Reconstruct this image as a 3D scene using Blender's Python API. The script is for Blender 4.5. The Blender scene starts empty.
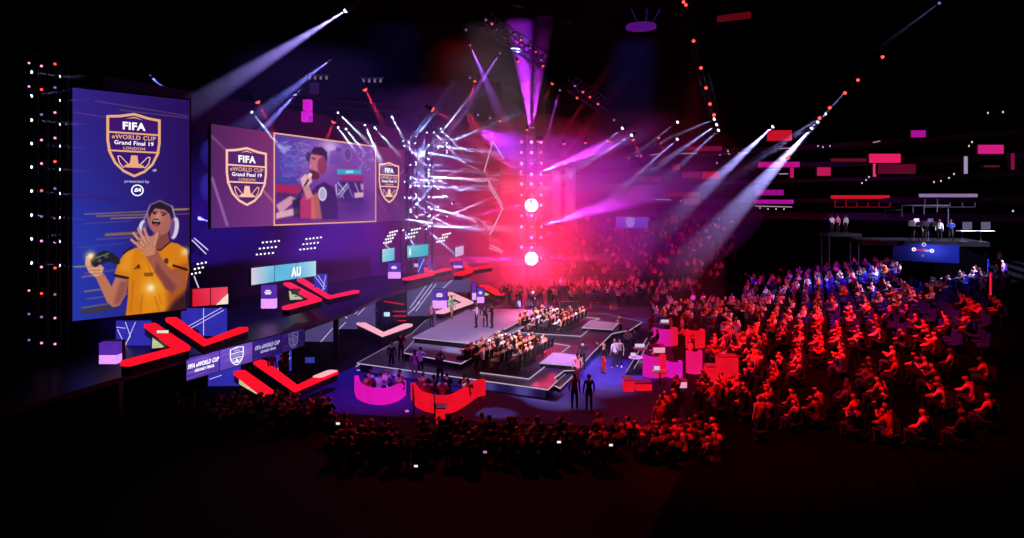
import bpy, bmesh, math, random
import numpy as np
from mathutils import Vector, Matrix
random.seed(7); R = random.Random(11)
sc = bpy.context.scene
C = sc.collection
F, HC, YH, XC = 683.0, 9.6, 205.0, 512.0

# ---------------------------------------------------------------- camera
cd = bpy.data.cameras.new('camera'); cam = bpy.data.objects.new('camera', cd); C.objects.link(cam); sc.camera = cam
cam.location = (0, 0, HC); cam.rotation_euler = (math.pi/2, 0, 0)
cd.sensor_width = 36; cd.lens = 36*F/1024; cd.shift_y = -(269-YH)/1024; cd.clip_end = 400

def at(px, py, D):            # point seen at a pixel, D metres in front
    return Vector(((px-XC)/F*D, D, HC-(py-YH)/F*D))
def fl(px, py, z=0.0):        # point seen at a pixel lying on the level z
    D = F*(HC-z)/(py-YH)
    return Vector(((px-XC)/F*D, D, z))
def px_of(p):
    return XC+F*p[0]/p[1], YH+F*(HC-p[2])/p[1]
U = Vector((.4073, .9133, 0)); N = Vector((.9133, -.4073, 0))   # along the stage wall, out from it
def st(s, t, z=0.0): return U*s + N*(t-30.35) + Vector((0, 0, z))

# ---------------------------------------------------------------- materials
def lin(c):
    return tuple(((x/255)/12.92 if x/255 <= .04045 else ((x/255+.055)/1.055)**2.4) for x in c)
_m = {}
def paint(name, rgb, rough=.6, metal=0.0, noise=.12, scale=6.0, spec=.4):
    if name in _m: return _m[name]
    m = bpy.data.materials.new(name); m.use_nodes = True; nt = m.node_tree; b = nt.nodes['Principled BSDF']
    b.inputs['Roughness'].default_value = rough; b.inputs['Metallic'].default_value = metal
    b.inputs['Specular IOR Level'].default_value = spec
    c = lin(rgb)
    tc = nt.nodes.new('ShaderNodeTexCoord'); nz = nt.nodes.new('ShaderNodeTexNoise'); nz.inputs['Scale'].default_value = scale
    mx = nt.nodes.new('ShaderNodeMix'); mx.data_type = 'RGBA'
    mx.inputs[6].default_value = (*[x*(1-noise) for x in c], 1); mx.inputs[7].default_value = (*[min(1, x*(1+noise)) for x in c], 1)
    nt.links.new(tc.outputs['Object'], nz.inputs['Vector']); nt.links.new(nz.outputs[0], mx.inputs[0]); nt.links.new(mx.outputs[2], b.inputs['Base Color'])
    _m[name] = m; return m
def glow(name, rgb, strength=1.0, sample=True, vary=0.0, scale=2.0):
    if name in _m: return _m[name]
    m = bpy.data.materials.new(name); m.use_nodes = True; nt = m.node_tree; nt.nodes.clear()
    o = nt.nodes.new('ShaderNodeOutputMaterial'); e = nt.nodes.new('ShaderNodeEmission')
    e.inputs[0].default_value = (*lin(rgb), 1); e.inputs[1].default_value = strength
    if vary:
        tc = nt.nodes.new('ShaderNodeTexCoord'); nz = nt.nodes.new('ShaderNodeTexNoise'); nz.inputs['Scale'].default_value = scale
        mp = nt.nodes.new('ShaderNodeMapRange'); mp.inputs[3].default_value = strength*(1-vary); mp.inputs[4].default_value = strength*(1+vary)
        nt.links.new(tc.outputs['Object'], nz.inputs['Vector']); nt.links.new(nz.outputs[0], mp.inputs[0]); nt.links.new(mp.outputs[0], e.inputs[1])
    nt.links.new(e.outputs[0], o.inputs[0])
    if not sample: m.cycles.emission_sampling = 'NONE'
    _m[name] = m; return m
def screen_mat():
    if 'led_picture' in _m: return _m['led_picture']
    m = bpy.data.materials.new('led_picture'); m.use_nodes = True; nt = m.node_tree; nt.nodes.clear()
    o = nt.nodes.new('ShaderNodeOutputMaterial'); e = nt.nodes.new('ShaderNodeEmission'); a = nt.nodes.new('ShaderNodeVertexColor'); a.layer_name = 'col'
    nt.links.new(a.outputs[0], e.inputs[0]); nt.links.new(e.outputs[0], o.inputs[0]); e.inputs[1].default_value = .88
    m.cycles.emission_sampling = 'NONE'
    _m['led_picture'] = m; return m
BLACK = paint('black_metal', (14, 14, 16), .5, .3)
MATTE = paint('matte_black_cloth', (10, 10, 12), .9, 0)
DECK = paint('grey_stage_deck', (112, 100, 130), .55, 0, .06, 1.2)
GLOSS = paint('gloss_black_panel', (16, 12, 22), .12, 0, .05, 2, .6)
VIOLETP = None
PURP = paint('purple_set_paint', (60, 35, 105), .55)

STEEL = paint('truss_aluminium', (120, 120, 128), .35, .8)

# ---------------------------------------------------------------- mesh helpers
class MB:
    def __init__(s): s.v = []; s.f = []; s.mi = []
    def add(s, vs, fs, mi=0):
        b = len(s.v); s.v += [tuple(v) for v in vs]; s.f += [tuple(b+i for i in f) for f in fs]; s.mi += [mi]*len(fs); return s
    def box(s, c, d, rot=None, mi=0, taper=1.0):
        c = Vector(c); hx, hy, hz = d[0]/2, d[1]/2, d[2]/2
        vs = [Vector((x*(taper if z > 0 else 1), y*(taper if z > 0 else 1), z)) for z in (-hz, hz) for x, y in ((-hx, -hy), (hx, -hy), (hx, hy), (-hx, hy))]
        if rot is not None: vs = [rot @ v for v in vs]
        return s.add([c+v for v in vs], [(3, 2, 1, 0), (4, 5, 6, 7), (0, 1, 5, 4), (1, 2, 6, 5), (2, 3, 7, 6), (3, 0, 4, 7)], mi)
    def tube(s, a, b, r, r2=None, n=6, mi=0):
        a, b = Vector(a), Vector(b); r2 = r if r2 is None else r2
        q = (b-a).to_track_quat('Z', 'Y'); L = (b-a).length
        vs = [a+q@Vector((rr*math.cos(2*math.pi*k/n), rr*math.sin(2*math.pi*k/n), z)) for z, rr in ((0, r), (L, r2)) for k in range(n)]
        return s.add(vs, [(k, (k+1) % n, n+(k+1) % n, n+k) for k in range(n)]+[tuple(range(n))[::-1], tuple(range(n, 2*n))], mi)
    def lathe(s, prof, c, q=None, n=12, mi=0):     # prof: list of (r, z)
        c = Vector(c); vs = []
        for r, z in prof:
            for k in range(n):
                v = Vector((r*math.cos(2*math.pi*k/n), r*math.sin(2*math.pi*k/n), z)); vs.append(c+(q@v if q is not None else v))
        m = len(prof)
        fs = [(j*n+k, j*n+(k+1) % n, (j+1)*n+(k+1) % n, (j+1)*n+k) for j in range(m-1) for k in range(n)]
        fs += [tuple(range(n))[::-1], tuple(range((m-1)*n, m*n))]
        return s.add(vs, fs, mi)
    def prism(s, poly, z0, z1, mi=0):   # plan polygon, any winding
        a = sum(poly[i][0]*poly[(i+1) % len(poly)][1]-poly[(i+1) % len(poly)][0]*poly[i][1] for i in range(len(poly)))
        p = list(poly) if a > 0 else list(poly)[::-1]; n = len(p)
        vs = [(x[0], x[1], z0) for x in p]+[(x[0], x[1], z1) for x in p]
        return s.add(vs, [tuple(range(n))[::-1], tuple(range(n, 2*n))]+[(k, (k+1) % n, n+(k+1) % n, n+k) for k in range(n)], mi)
    def slab(s, quad, thick, nrm, mi=0):  # 4+ points in a plane, given thickness backwards along -nrm
        n = len(quad); nrm = Vector(nrm).normalized(); q = [Vector(x) for x in quad]
        vs = q+[x-nrm*thick for x in q]
        return s.add(vs, [tuple(range(n)), tuple(range(n, 2*n))[::-1]]+[(k, n+k, n+(k+1) % n, (k+1) % n) for k in range(n)], mi)
    def build(s, name, mats, parent=None, smooth=False, loc=None):
        me = bpy.data.meshes.new(name); me.from_pydata(s.v, [], s.f)
        for m in (mats if isinstance(mats, (list, tuple)) else [mats]): me.materials.append(m)
        if any(s.mi): me.polygons.foreach_set('material_index', s.mi)
        if smooth: me.polygons.foreach_set('use_smooth', [True]*len(me.polygons))
        me.update()
        o = bpy.data.objects.new(name, me); C.objects.link(o)
        if parent is not None:
            o.parent = parent; o.matrix_parent_inverse = Matrix.Translation(-parent.location) if False else Matrix()
            # coordinates given in world space: bring them into the parent's space
            inv = parent_world(parent).inverted(); me.transform(inv)
        elif loc is not None:
            me.transform(Matrix.Translation(-Vector(loc))); o.location = loc
        return o
def parent_world(p):
    m = p.matrix_basis.copy()
    while p.parent is not None:
        p = p.parent; m = p.matrix_basis @ m
    return m
def tag(o, label=None, cat=None, group=None, kind=None):
    if label: o['label'] = label
    if cat: o['category'] = cat
    if group: o['group'] = group
    if kind: o['kind'] = kind
    return o
def thing(name, loc, label, cat, group=None, rz=0.0):
    o = bpy.data.objects.new(name, None); C.objects.link(o); o.location = loc; o.rotation_euler = (0, 0, rz); o.empty_display_size = .2
    return tag(o, label, cat, group)
def struct(mb, name, mats): return tag(mb.build(name, mats), kind='structure')
def copy_tree(o, parent=None):
    c = o.copy(); C.objects.link(c); c.parent = parent
    for ch in list(o.children): copy_tree(ch, c)
    return c

def spot(name, p, q, deg, W, col, parent=None, soft=.08, blend=.35):
    L = bpy.data.lights.new(name, 'SPOT'); L.energy = W; L.color = col; L.spot_size = math.radians(deg); L.spot_blend = blend; L.shadow_soft_size = soft
    o = bpy.data.objects.new(name, L); C.objects.link(o); o.location = p
    o.rotation_euler = (Vector(q)-Vector(p)).to_track_quat('-Z', 'Y').to_euler()
    if parent is not None:
        m = Matrix.LocRotScale(o.location, o.rotation_euler, None); o.parent = parent; o.matrix_basis = parent_world(parent).inverted() @ m
    return o
def area(name, p, q, size, W, col, spread=180):
    L = bpy.data.lights.new(name, 'AREA'); L.energy = W; L.color = col; L.size = size; L.shape = 'DISK'; L.spread = math.radians(spread)
    o = bpy.data.objects.new(name, L); C.objects.link(o); o.location = p
    o.rotation_euler = (Vector(q)-Vector(p)).to_track_quat('-Z', 'Y').to_euler(); return o
def point(name, p, W, col, r=.3):
    L = bpy.data.lights.new(name, 'POINT'); L.energy = W; L.color = col; L.shadow_soft_size = r
    o = bpy.data.objects.new(name, L); C.objects.link(o); o.location = p; return o

# ================================================================ SETTING
mb = MB(); mb.prism([(-45, 2), (60, 2), (75, 112), (-45, 112)], -.3, 0)
struct(mb, 'floor', paint('black_floor', (10, 9, 11), .8, 0, .2, 1.5, .1))
mb = MB(); mb.prism([(-12, 32), (7.4, 29), (10, 42), (14, 64), (-3, 66), (-7, 50), (-9.5, 40)], .001, .012)
struct(mb, 'floor_carpet', paint('dark_blue_carpet', (48, 40, 108), .85, 0, .2, 1.5, .2))  # blue light worked into its colour; outline cut to the lit floor
mb = MB(); mb.prism([(-45, 0), (90, 0), (90, 125), (-45, 125)], 29, 29.5)
struct(mb, 'ceiling', paint('black_ceiling', (8, 8, 9), .95, 0, .05, 1, 0))
# long set wall behind the playing bays
def wl(D, off): return (.446*D-33.23+off, D)
mb = MB(); mb.prism([wl(39, -7.5), wl(88, -7.5), wl(88, -8.1), wl(39, -8.1)], 0, 17)
struct(mb, 'wall_left', paint('deep_purple_drape', (52, 34, 100), .8, 0, .35, .5))
mb = MB(); mb.prism([(-30, 18), (-45, 60), (-46, 60), (-31, 18)], 0, 29)
struct(mb, 'wall_side', MATTE)
mb = MB(); mb.prism([(-20, 108), (90, 108), (90, 109), (-20, 109)], 0, 29)
struct(mb, 'wall_back', MATTE)

# upper playing level
edge = [(-16.4, 20), (-13.9, 29), (-11.0, 36.4), (-9.8, 42), (-9.3, 48.5), (-7.4, 56), (-3.4, 66)]
mb = MB(); mb.prism(edge+[(-11, 66), (-24, 40), (-27, 29), (-27, 20)], 2.9, 3.1)
struct(mb, 'trim_upper_deck', paint('upper_deck_dark', (11, 8, 18), .35))
mb = MB()
for (x, y) in ((-15.6, 27), (-12.4, 37.4), (-11.2, 43.5)):
    mb.box((x, y, 1.45), (.3, .3, 2.9))
struct(mb, 'trim_deck_posts', BLACK)
mb = MB()
a = fl(374, 326); b = fl(407, 323.5)
mb.prism([a.xy, b.xy, (b.x-2.2, b.y+4.2), (a.x-2.2, a.y+4.2)], 0, 2.9)
o = tag(mb.build('equipment_booth', paint('booth_gloss', (22, 10, 22), .2), loc=(a.x, a.y, 0)), 'black square booth under the upper deck with red lit slots in its front', 'booth')
for (p0, p1, hgt) in (((384, 302), (404, 305), .10), ((393, 312), (406, 312), .09), ((393, 316.5), (406, 316.5), .09), ((398, 321), (406, 321), .07)):
    def onf(px, py):
        r = (px-XC)/F; k = (b.y-a.y)/(b.x-a.x); D = (a.y-k*a.x)/(1-k*r); return at(px, py, D)
    s0, s1 = onf(*p0), onf(*p1); nn = Vector((b.y-a.y, -(b.x-a.x), 0)).normalized(); nn = nn if nn.y < 0 else -nn
    w = MB(); w.slab([s0+nn*.03, s1+nn*.03, s1+nn*.03+Vector((0, 0, hgt)), s0+nn*.03+Vector((0, 0, hgt))], .028, nn)
    w.build('light_slot', glow('slot_red', (225, 20, 50), .8), o)['label'] = 'red light slot'

# ================================================================ SCREENS
class Screen:
    """A flat LED wall: bottom-left A, bottom-right B, height h."""
    def __init__(s, A, B, z0, z1, name, label, cat='screen', group=None, thick=.25, frame=.08, fmat=None, res=None):
        s.A = Vector((A[0], A[1], z0)); s.e = Vector((B[0]-A[0], B[1]-A[1], 0)); s.w = s.e.length; s.e.normalize(); s.h = z1-z0
        s.n = Vector((s.e.y, -s.e.x, 0))          # towards the hall
        mid = s.A+s.e*s.w/2
        s.root = thing(name, mid, label, cat, group)
        f = MB()
        fr = frame
        P = s.P
        f.slab([P(-fr, -fr, 0, 1), P(s.w+fr, -fr, 0, 1), P(s.w+fr, s.h+fr, 0, 1), P(-fr, s.h+fr, 0, 1)], thick, s.n)
        f.build('frame', fmat or BLACK, s.root)
    def P(s, x, y, off=0, metric=1):              # metres along / up
        return s.A+s.e*x+Vector((0, 0, y))+s.n*off
    def m(s, px, py):                             # pixel -> metres on the screen
        d = Vector(((px-XC)/F, 1, -(py-YH)/F)); o = Vector((0, 0, HC))
        t = (s.A-o).dot(s.n)/d.dot(s.n); q = o+d*t-s.A
        return q.dot(s.e), q.z
    def picture(s, img, name='picture', off=.01, x0=0, y0=0, x1=None, y1=None):
        x1 = s.w if x1 is None else x1; y1 = s.h if y1 is None else y1
        H, W, _ = img.shape
        xs = np.linspace(x0, x1, W); ys = np.linspace(y1, y0, H)
        me = bpy.data.meshes.new(name)
        X, Y = np.meshgrid(xs, ys)
        co = np.array(s.A)[None, None, :]+X[..., None]*np.array(s.e)+Y[..., None]*np.array([0, 0, 1])+off*np.array(s.n)
        co = co.reshape(-1, 3)
        idx = np.arange(H*W).reshape(H, W)
        q = np.stack([idx[1:, :-1], idx[1:, 1:], idx[:-1, 1:], idx[:-1, :-1]], -1).reshape(-1, 4)
        me.from_pydata(co.tolist(), [], q.tolist())
        ca = me.color_attributes.new('col', 'FLOAT_COLOR', 'POINT')
        c = np.ones((H*W, 4), dtype=np.float32); g = np.clip(img.reshape(-1, 3), 0, 1)
        c[:, :3] = np.where(g <= .04045, g/12.92, ((g+.055)/1.055)**2.4)
        ca.data.foreach_set('color', c.ravel())
        me.materials.append(screen_mat())
        o = bpy.data.objects.new(name, me); C.objects.link(o); o.parent = s.root; me.transform(parent_world(s.root).inverted())
        return o
    def poly(s, pts, mat, name, off=.03, parent=None):   # pts in metres
        f = MB(); f.slab([s.P(x, y, off) for x, y in pts], .012, s.n); return f.build(name, mat, parent or s.root)
    def text(s, body, x, y, w, h, mat, off=.035, bold=.02, name='lettering', shear=0.0, rot=0.0, parent=None):
        """centre x,y and the size of the box, metres"""
        cu = bpy.data.curves.new('t', 'FONT'); cu.body = body; cu.size = 1; cu.align_x = 'CENTER'; cu.offset = bold; cu.extrude = .01; cu.space_character = 1.08; cu.resolution_u = 3; cu.shear = shear
        to = bpy.data.objects.new('t', cu); C.objects.link(to)
        dg = bpy.context.evaluated_depsgraph_get(); dg.update()
        me = bpy.data.meshes.new_from_object(to.evaluated_get(dg)); bpy.data.objects.remove(to)
        co = np.array([v.co[:] for v in me.vertices]); lo, hi = co.min(0), co.max(0)
        cx, cy = (lo[0]+hi[0])/2, (lo[1]+hi[1])/2; kx, ky = w/(hi[0]-lo[0]), h/(hi[1]-lo[1])
        for v in me.vertices:
            a0, b0 = (v.co.x-cx)*kx, (v.co.y-cy)*ky
            a, b = a0*math.cos(rot)-b0*math.sin(rot), a0*math.sin(rot)+b0*math.cos(rot)
            v.co = s.P(x+a, y+b, off+v.co.z*.5)
        me.materials.clear(); me.materials.append(mat); me.name = name
        o = bpy.data.objects.new(name, me); C.objects.link(o); o.parent = parent or s.root; me.transform(parent_world(o.parent).inverted())
        return o

# small software painter in photo-pixel coordinates ------------------------
class Paint:
    def __init__(s, scr, W, H, x0=0, y0=0, x1=None, y1=None):
        s.scr = scr; s.W, s.H = W, H
        s.x0, s.y0 = x0, y0; s.x1 = scr.w if x1 is None else x1; s.y1 = scr.h if y1 is None else y1
        s.img = np.zeros((H, W, 3)); s.gx, s.gy = np.meshgrid(np.arange(W)+.0, np.arange(H)+.0)
    def g(s, px, py):
        x, y = s.scr.m(px, py); return (x-s.x0)/(s.x1-s.x0)*(s.W-1), (s.y1-y)/(s.y1-s.y0)*(s.H-1)
    def mix(s, mask, col): s.img += mask[..., None]*(np.array(col)/255.-s.img)
    def grad(s, c00, c10, c01, c11):
        u = (s.gx/(s.W-1))[..., None]; v = (s.gy/(s.H-1))[..., None]; a = [np.array(c)/255. for c in (c00, c10, c01, c11)]
        s.img = (a[0]*(1-u)+a[1]*u)*(1-v)+(a[2]*(1-u)+a[3]*u)*v
    def poly(s, pts, col, alpha=1., soft=.7):
        p = [s.g(*q) for q in pts]; n = len(p); d = np.full(s.gx.shape, 1e9); ins = np.zeros(s.gx.shape, bool)
        for i in range(n):
            (ax, ay), (bx, by) = p[i], p[(i+1) % n]; ex, ey = bx-ax, by-ay; L = ex*ex+ey*ey+1e-9
            t = np.clip(((s.gx-ax)*ex+(s.gy-ay)*ey)/L, 0, 1); d = np.minimum(d, np.hypot(s.gx-ax-t*ex, s.gy-ay-t*ey))
            c = ((ay > s.gy) != (by > s.gy)); xi = ex*(s.gy-ay)/(ey if abs(ey) > 1e-9 else 1e-9)+ax; ins ^= c & (s.gx < xi)
        sd = np.where(ins, d, -d); s.mix(np.clip(sd/(2*soft)+.5, 0, 1)*alpha, col)
    def line(s, a, b, w, col, alpha=1., soft=.6, taper=0):
        ax, ay = s.g(*a); bx, by = s.g(*b); ex, ey = bx-ax, by-ay; L = ex*ex+ey*ey+1e-9
        t = np.clip(((s.gx-ax)*ex+(s.gy-ay)*ey)/L, 0, 1); d = np.hypot(s.gx-ax-t*ex, s.gy-ay-t*ey)
        k = (s.W-1)/117.0 if s.scr.w < 6 else 1.5
        ww = w*k/2*(1-taper*t); s.mix(np.clip((ww-d)/(2*soft)+.5, 0, 1)*alpha*(1-taper*t*.7), col)
    def ell(s, c, rx, ry, col, rot=0, alpha=1., soft=.15):
        cx, cy = s.g(*c); ax, _ = s.g(c[0]+rx, c[1]); _, by = s.g(c[0], c[1]+ry); RX, RY = abs(ax-cx), abs(by-cy)
        a = math.radians(rot); X = (s.gx-cx)*math.cos(a)+(s.gy-cy)*math.sin(a); Y = -(s.gx-cx)*math.sin(a)+(s.gy-cy)*math.cos(a)
        r = np.hypot(X/RX, Y/RY); s.mix(np.clip((1-r)/soft+.5 if soft < .5 else np.exp(-r*r*2.2), 0, 1)*alpha, col)

GOLD = glow('crest_gold', (225, 165, 120), 1.1, False)
GOLD2 = glow('crest_pale_gold', (250, 205, 175), 1.1, False)
WHITE = glow('crest_white', (250, 245, 255), 1.2, False)
SILVER = glow('crest_silver', (190, 185, 230), .9, False)
SILDIM = glow('crest_silver_dim', (120, 115, 165), .8, False)
PURPIN = {}
def crest(s, cx, cy, w, h, rim=GOLD, fill=(70, 30, 115), word=WHITE, sub=GOLD, name='crest', tilt=0.0):
    """shield with three fields, words and a little jester-cap cup; centre and size in metres"""
    T = lambda x, y: (cx+x*w/2, cy+y*h/2)
    out = [(-1, .86), (-.55, .9), (0, 1.0), (.55, .9), (1, .86), (1, .1), (.93, -.25), (.72, -.6), (.4, -.85), (0, -1), (-.4, -.85), (-.72, -.6), (-.93, -.25), (-1, .1)]
    key = ('fill', fill)
    if key not in PURPIN: PURPIN[key] = glow('crest_field_%d' % len(PURPIN), fill, 1.0, False)
    body = s.poly([T(x*.97, y*.97) for x, y in out[::-1]], PURPIN[key], name, .014)
    n = len(out); f = MB()
    for i in range(n):
        a, b = out[i], out[(i+1) % n]; q = [T(*a), T(*b), T(b[0]*.905, b[1]*.92), T(a[0]*.905, a[1]*.92)]
        f.slab([s.P(x, y, .035) for x, y in q[::-1]], .02, s.n)
    for yy in (.36, -.2):
        f.slab([s.P(*T(-.95, yy-.025), .035), s.P(*T(.95, yy-.025), .035), s.P(*T(.95, yy+.025), .035), s.P(*T(-.95, yy+.025), .035)], .02, s.n)
    f.build('rim', rim, body)
    # chevron under the top edge
    f = MB(); f.slab([s.P(*T(-.3, .8), .034), s.P(*T(0, .84), .034), s.P(*T(.3, .8), .034), s.P(*T(0, .88), .034)], .015, s.n); f.build('chevron', rim, body)
    k = lambda t, y, ww, hh, m, b=.02: s.text(t, cx, cy+y*h/2, ww*w/2, hh*h/2, m, .036, b, parent=body)
    k('FIFA', .585, .84, .24, word, .035)
    k('eWORLD CUP', .235, 1.62, .135, sub, .015); k('Grand Final 19', .06, 1.45, .125, word, .015); k('LONDON', -.105, .8, .09, sub, .015)
    # cup: hat-shaped base with a wing loop on either side
    f = MB()
    f.slab([s.P(*T(*p), .036) for p in ((-.3, -.7), (.3, -.7), (.36, -.64), (.16, -.57), (.11, -.32), (-.11, -.32), (-.16, -.57), (-.36, -.64))], .02, s.n)
    f.build('cup_emblem', GOLD if rim is GOLD else rim, body)
    for sg in (-1, 1):
        f = MB()
        pl = [(sg*.2, -.62), (sg*.5, -.36), (sg*.6, -.36), (sg*.54, -.56), (sg*.4, -.7)]
        for i in range(5):
            a, b = Vector(T(*pl[i])), Vector(T(*pl[(i+1) % 5])); d = (b-a).normalized(); nn = Vector((-d.y, d.x))*.007*w
            f.slab([s.P(*(a-nn), .034), s.P(*(b-nn), .034), s.P(*(b+nn), .034), s.P(*(a+nn), .034)], .01, s.n)
        f.build('cup_outline', GOLD2 if rim is GOLD else rim, body)
    return body

# ---- tall portrait screen
Dl, Dr = 30.0, 33.6
A = at(72.5, 321, Dl); B = at(189.5, 308, Dr)
PS = Screen(A.xy, B.xy, 4.5, 14.75, 'portrait_screen', 'tall portrait LED screen showing an orange-shirted player shouting with a game controller')
pt = Paint(PS, 176, 340)
pt.grad((54, 38, 138), (44, 18, 92), (40, 58, 180), (48, 20, 104))
z2 = lambda x, y: (70+x/4.138, 190+y/4.138)
rr = random.Random(3)
pt.ell((85, 250), 60, 75, (38, 64, 190), 0, .45, 1)
for (x0, y0, x1, y1, w, c, al) in ((20, 20, 200, 40, 20, (60, 30, 120), .5), (60, 100, 480, 82, 3, (215, 160, 60), .8), (110, 108, 360, 100, 7, (200, 150, 60), .55), (170, 118, 330, 112, 4, (235, 190, 80), .7),
        (50, 140, 250, 128, 3, (120, 90, 140), .6), (150, 185, 280, 178, 12, (190, 140, 60), .6), (110, 205, 260, 195, 4, (140, 110, 140), .6), (30, 240, 230, 220, 3, (120, 95, 150), .5),
        (20, 318, 120, 312, 5, (220, 180, 60), .75), (60, 345, 200, 330, 8, (120, 90, 140), .5), (50, 360, 110, 352, 4, (210, 160, 50), .7), (60, 420, 240, 395, 6, (190, 150, 70), .6), (70, 450, 240, 430, 3, (170, 130, 90), .7), (50, 488, 160, 470, 6, (170, 130, 60), .55),
        (420, 80, 495, 78, 5, (220, 170, 50), .8), (440, 100, 495, 98, 3, (200, 150, 60), .6)):
    pt.line(z2(x0, y0), z2(x1, y1), w/4.1, c, al, .8)
pt.line((73, 112), (110, 118), 1, (130, 80, 150), .5); pt.line((95, 101), (188, 116), 1, (150, 100, 140), .45); pt.line((120, 110), (188, 118), .8, (190, 140, 110), .45)
Z = lambda pts: [z2(*p) for p in pts]
# jersey
pt.poly(Z([(232, 256), (290, 232), (345, 236), (405, 214), (445, 222), (484, 246), (492, 330), (476, 420), (478, 500), (230, 522), (240, 440), (240, 372), (184, 350), (200, 296)]), (226, 132, 24))
pt.poly(Z([(300, 300), (420, 300), (430, 500), (300, 515)]), (246, 160, 30), .55, 6)
pt.poly(Z([(400, 330), (492, 300), (480, 505), (400, 510)]), (150, 60, 40), .6, 5)
pt.poly(Z([(232, 256), (262, 250), (250, 340), (200, 330)]), (240, 160, 45), .7, 3)
for (a, b, w) in (((262, 380), (250, 500), 3), ((300, 430), (290, 510), 3), ((350, 440), (370, 500), 3), ((320, 300), (380, 470), 2)): pt.line(z2(*a), z2(*b), w/2, (190, 95, 20), .6, 1.2)
pt.line(z2(184, 352), z2(240, 364), 2.2, (25, 15, 30)); pt.line(z2(256, 236), z2(222, 262), 1.6, (30, 20, 30)); pt.line(z2(428, 312), z2(484, 330), 2.4, (30, 15, 30))
pt.line(z2(345, 236), z2(372, 250), 1.8, (25, 15, 30)); pt.line(z2(372, 250), z2(412, 216), 1.8, (25, 15, 30))
pt.poly(Z([(262, 328), (272, 318), (285, 306), (292, 326)]), (60, 35, 20)); pt.line(z2(268, 322), z2(288, 324), .7, (226, 132, 24)); pt.poly(Z([(306, 342), (346, 342), (342, 356), (308, 358)]), (110, 60, 25), .8)
pt.ell(z2(398, 294), 2.4, 3, (50, 30, 40), 0, .8)
# left arm with the controller
SK = (196, 120, 92); SKD = (140, 72, 72); SKL = (228, 165, 130)
pt.poly(Z([(188, 360), (240, 372), (232, 430), (205, 478), (178, 486), (152, 462), (128, 410), (104, 356), (126, 330), (146, 356), (172, 400)]), SK)
pt.poly(Z([(205, 380), (240, 374), (230, 430), (200, 476), (180, 470)]), SKD, .7, 3)
pt.poly(Z([(104, 360), (78, 340), (62, 306), (66, 276), (92, 262), (112, 276), (118, 302), (140, 322), (130, 350)]), SKL)
for (a, b) in (((80, 318), (118, 316)), ((84, 332), (124, 332)), ((92, 346), (126, 344))): pt.line(z2(*a), z2(*b), .7, SKD, .8)
pt.poly(Z([(84, 290), (100, 268), (140, 250), (172, 258), (206, 284), (206, 304), (192, 310), (168, 296), (132, 304), (104, 320), (88, 310)]), (34, 34, 42))
pt.line(z2(110, 280), z2(160, 262), 1.2, (130, 130, 140), .9); pt.ell(z2(150, 275), 2, 1.6, (80, 80, 90)); pt.ell(z2(122, 292), 2, 1.6, (90, 90, 100))
pt.ell(z2(84, 274), 7, 7, (255, 225, 140), 0, .85, 1); pt.ell(z2(84, 272), 3, 3, (255, 250, 220), 0, .9, 1)
# neck, head
pt.poly(Z([(342, 180), (402, 165), (412, 214), (372, 248), (348, 234)]), SKD)
pt.ell(z2(372, 116), 12.6, 17, (176, 104, 98), -8, 1, .1)
pt.ell(z2(362, 108), 8, 12, (212, 142, 122), -8, .7, 1)
pt.poly(Z([(322, 92), (326, 64), (348, 46), (384, 42), (416, 56), (428, 92), (420, 128), (412, 100), (392, 82), (352, 76), (336, 96), (328, 120)]), (46, 26, 46))
pt.line(z2(340, 92), z2(360, 90), 1.2, (50, 25, 35)); pt.line(z2(376, 90), z2(398, 98), 1.2, (50, 25, 35))
pt.ell(z2(350, 98), 1.8, 1, (60, 30, 45)); pt.ell(z2(386, 103), 1.8, 1, (60, 30, 45)); pt.line(z2(366, 100), z2(360, 116), 1.2, (226, 160, 140), .9)
pt.ell(z2(356, 134), 4.2, 3.6, (50, 12, 22), 15); pt.line(z2(346, 127), z2(368, 129), 1.0, (235, 225, 225)); pt.ell(z2(355, 143), 2.4, 1.1, (190, 70, 80))
# headphones
pt.line(z2(304, 130), z2(330, 66), 1.5, (150, 130, 200), .9); pt.line(z2(330, 62), z2(372, 44), 1.6, (120, 100, 170), .9); pt.line(z2(372, 44), z2(422, 68), 1.6, (120, 100, 170), .9); pt.line(z2(422, 68), z2(436, 120), 1.6, (170, 150, 210), .9)
pt.ell(z2(299, 158), 3.8, 8, (226, 216, 246), 8); pt.ell(z2(308, 160), 2.6, 7, (90, 60, 140), 8, .9)
pt.ell(z2(432, 158), 4.2, 11, (224, 210, 236), 8); pt.ell(z2(423, 158), 2.4, 9, (96, 60, 130), 8, .9)
# right arm and the hand at the chin
pt.poly(Z([(306, 262), (350, 226), (382, 288), (430, 344), (468, 340), (462, 398), (430, 428), (396, 410), (352, 340), (322, 290)]), (168, 92, 74))
pt.poly(Z([(360, 300), (396, 350), (440, 400), (424, 428), (392, 404), (350, 338)]), (120, 55, 60), .7, 3)
pt.poly(Z([(276, 214), (296, 186), (338, 192), (362, 176), (368, 190), (354, 232), (350, 266), (316, 276), (290, 250)]), (206, 134, 108))
for (a, b, w) in (((300, 244), (254, 206), 2.3), ((306, 232), (262, 178), 2.5), ((316, 222), (282, 162), 2.4), ((328, 214), (306, 160), 2.2), ((346, 230), (360, 178), 2.3)):
    pt.line(z2(*a), z2(*b), w+.8, (120, 60, 66), .8); pt.line(z2(*a), z2(*b), w, (222, 154, 128))
pt.line(z2(282, 206), z2(288, 214), .9, (40, 30, 40))
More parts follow.
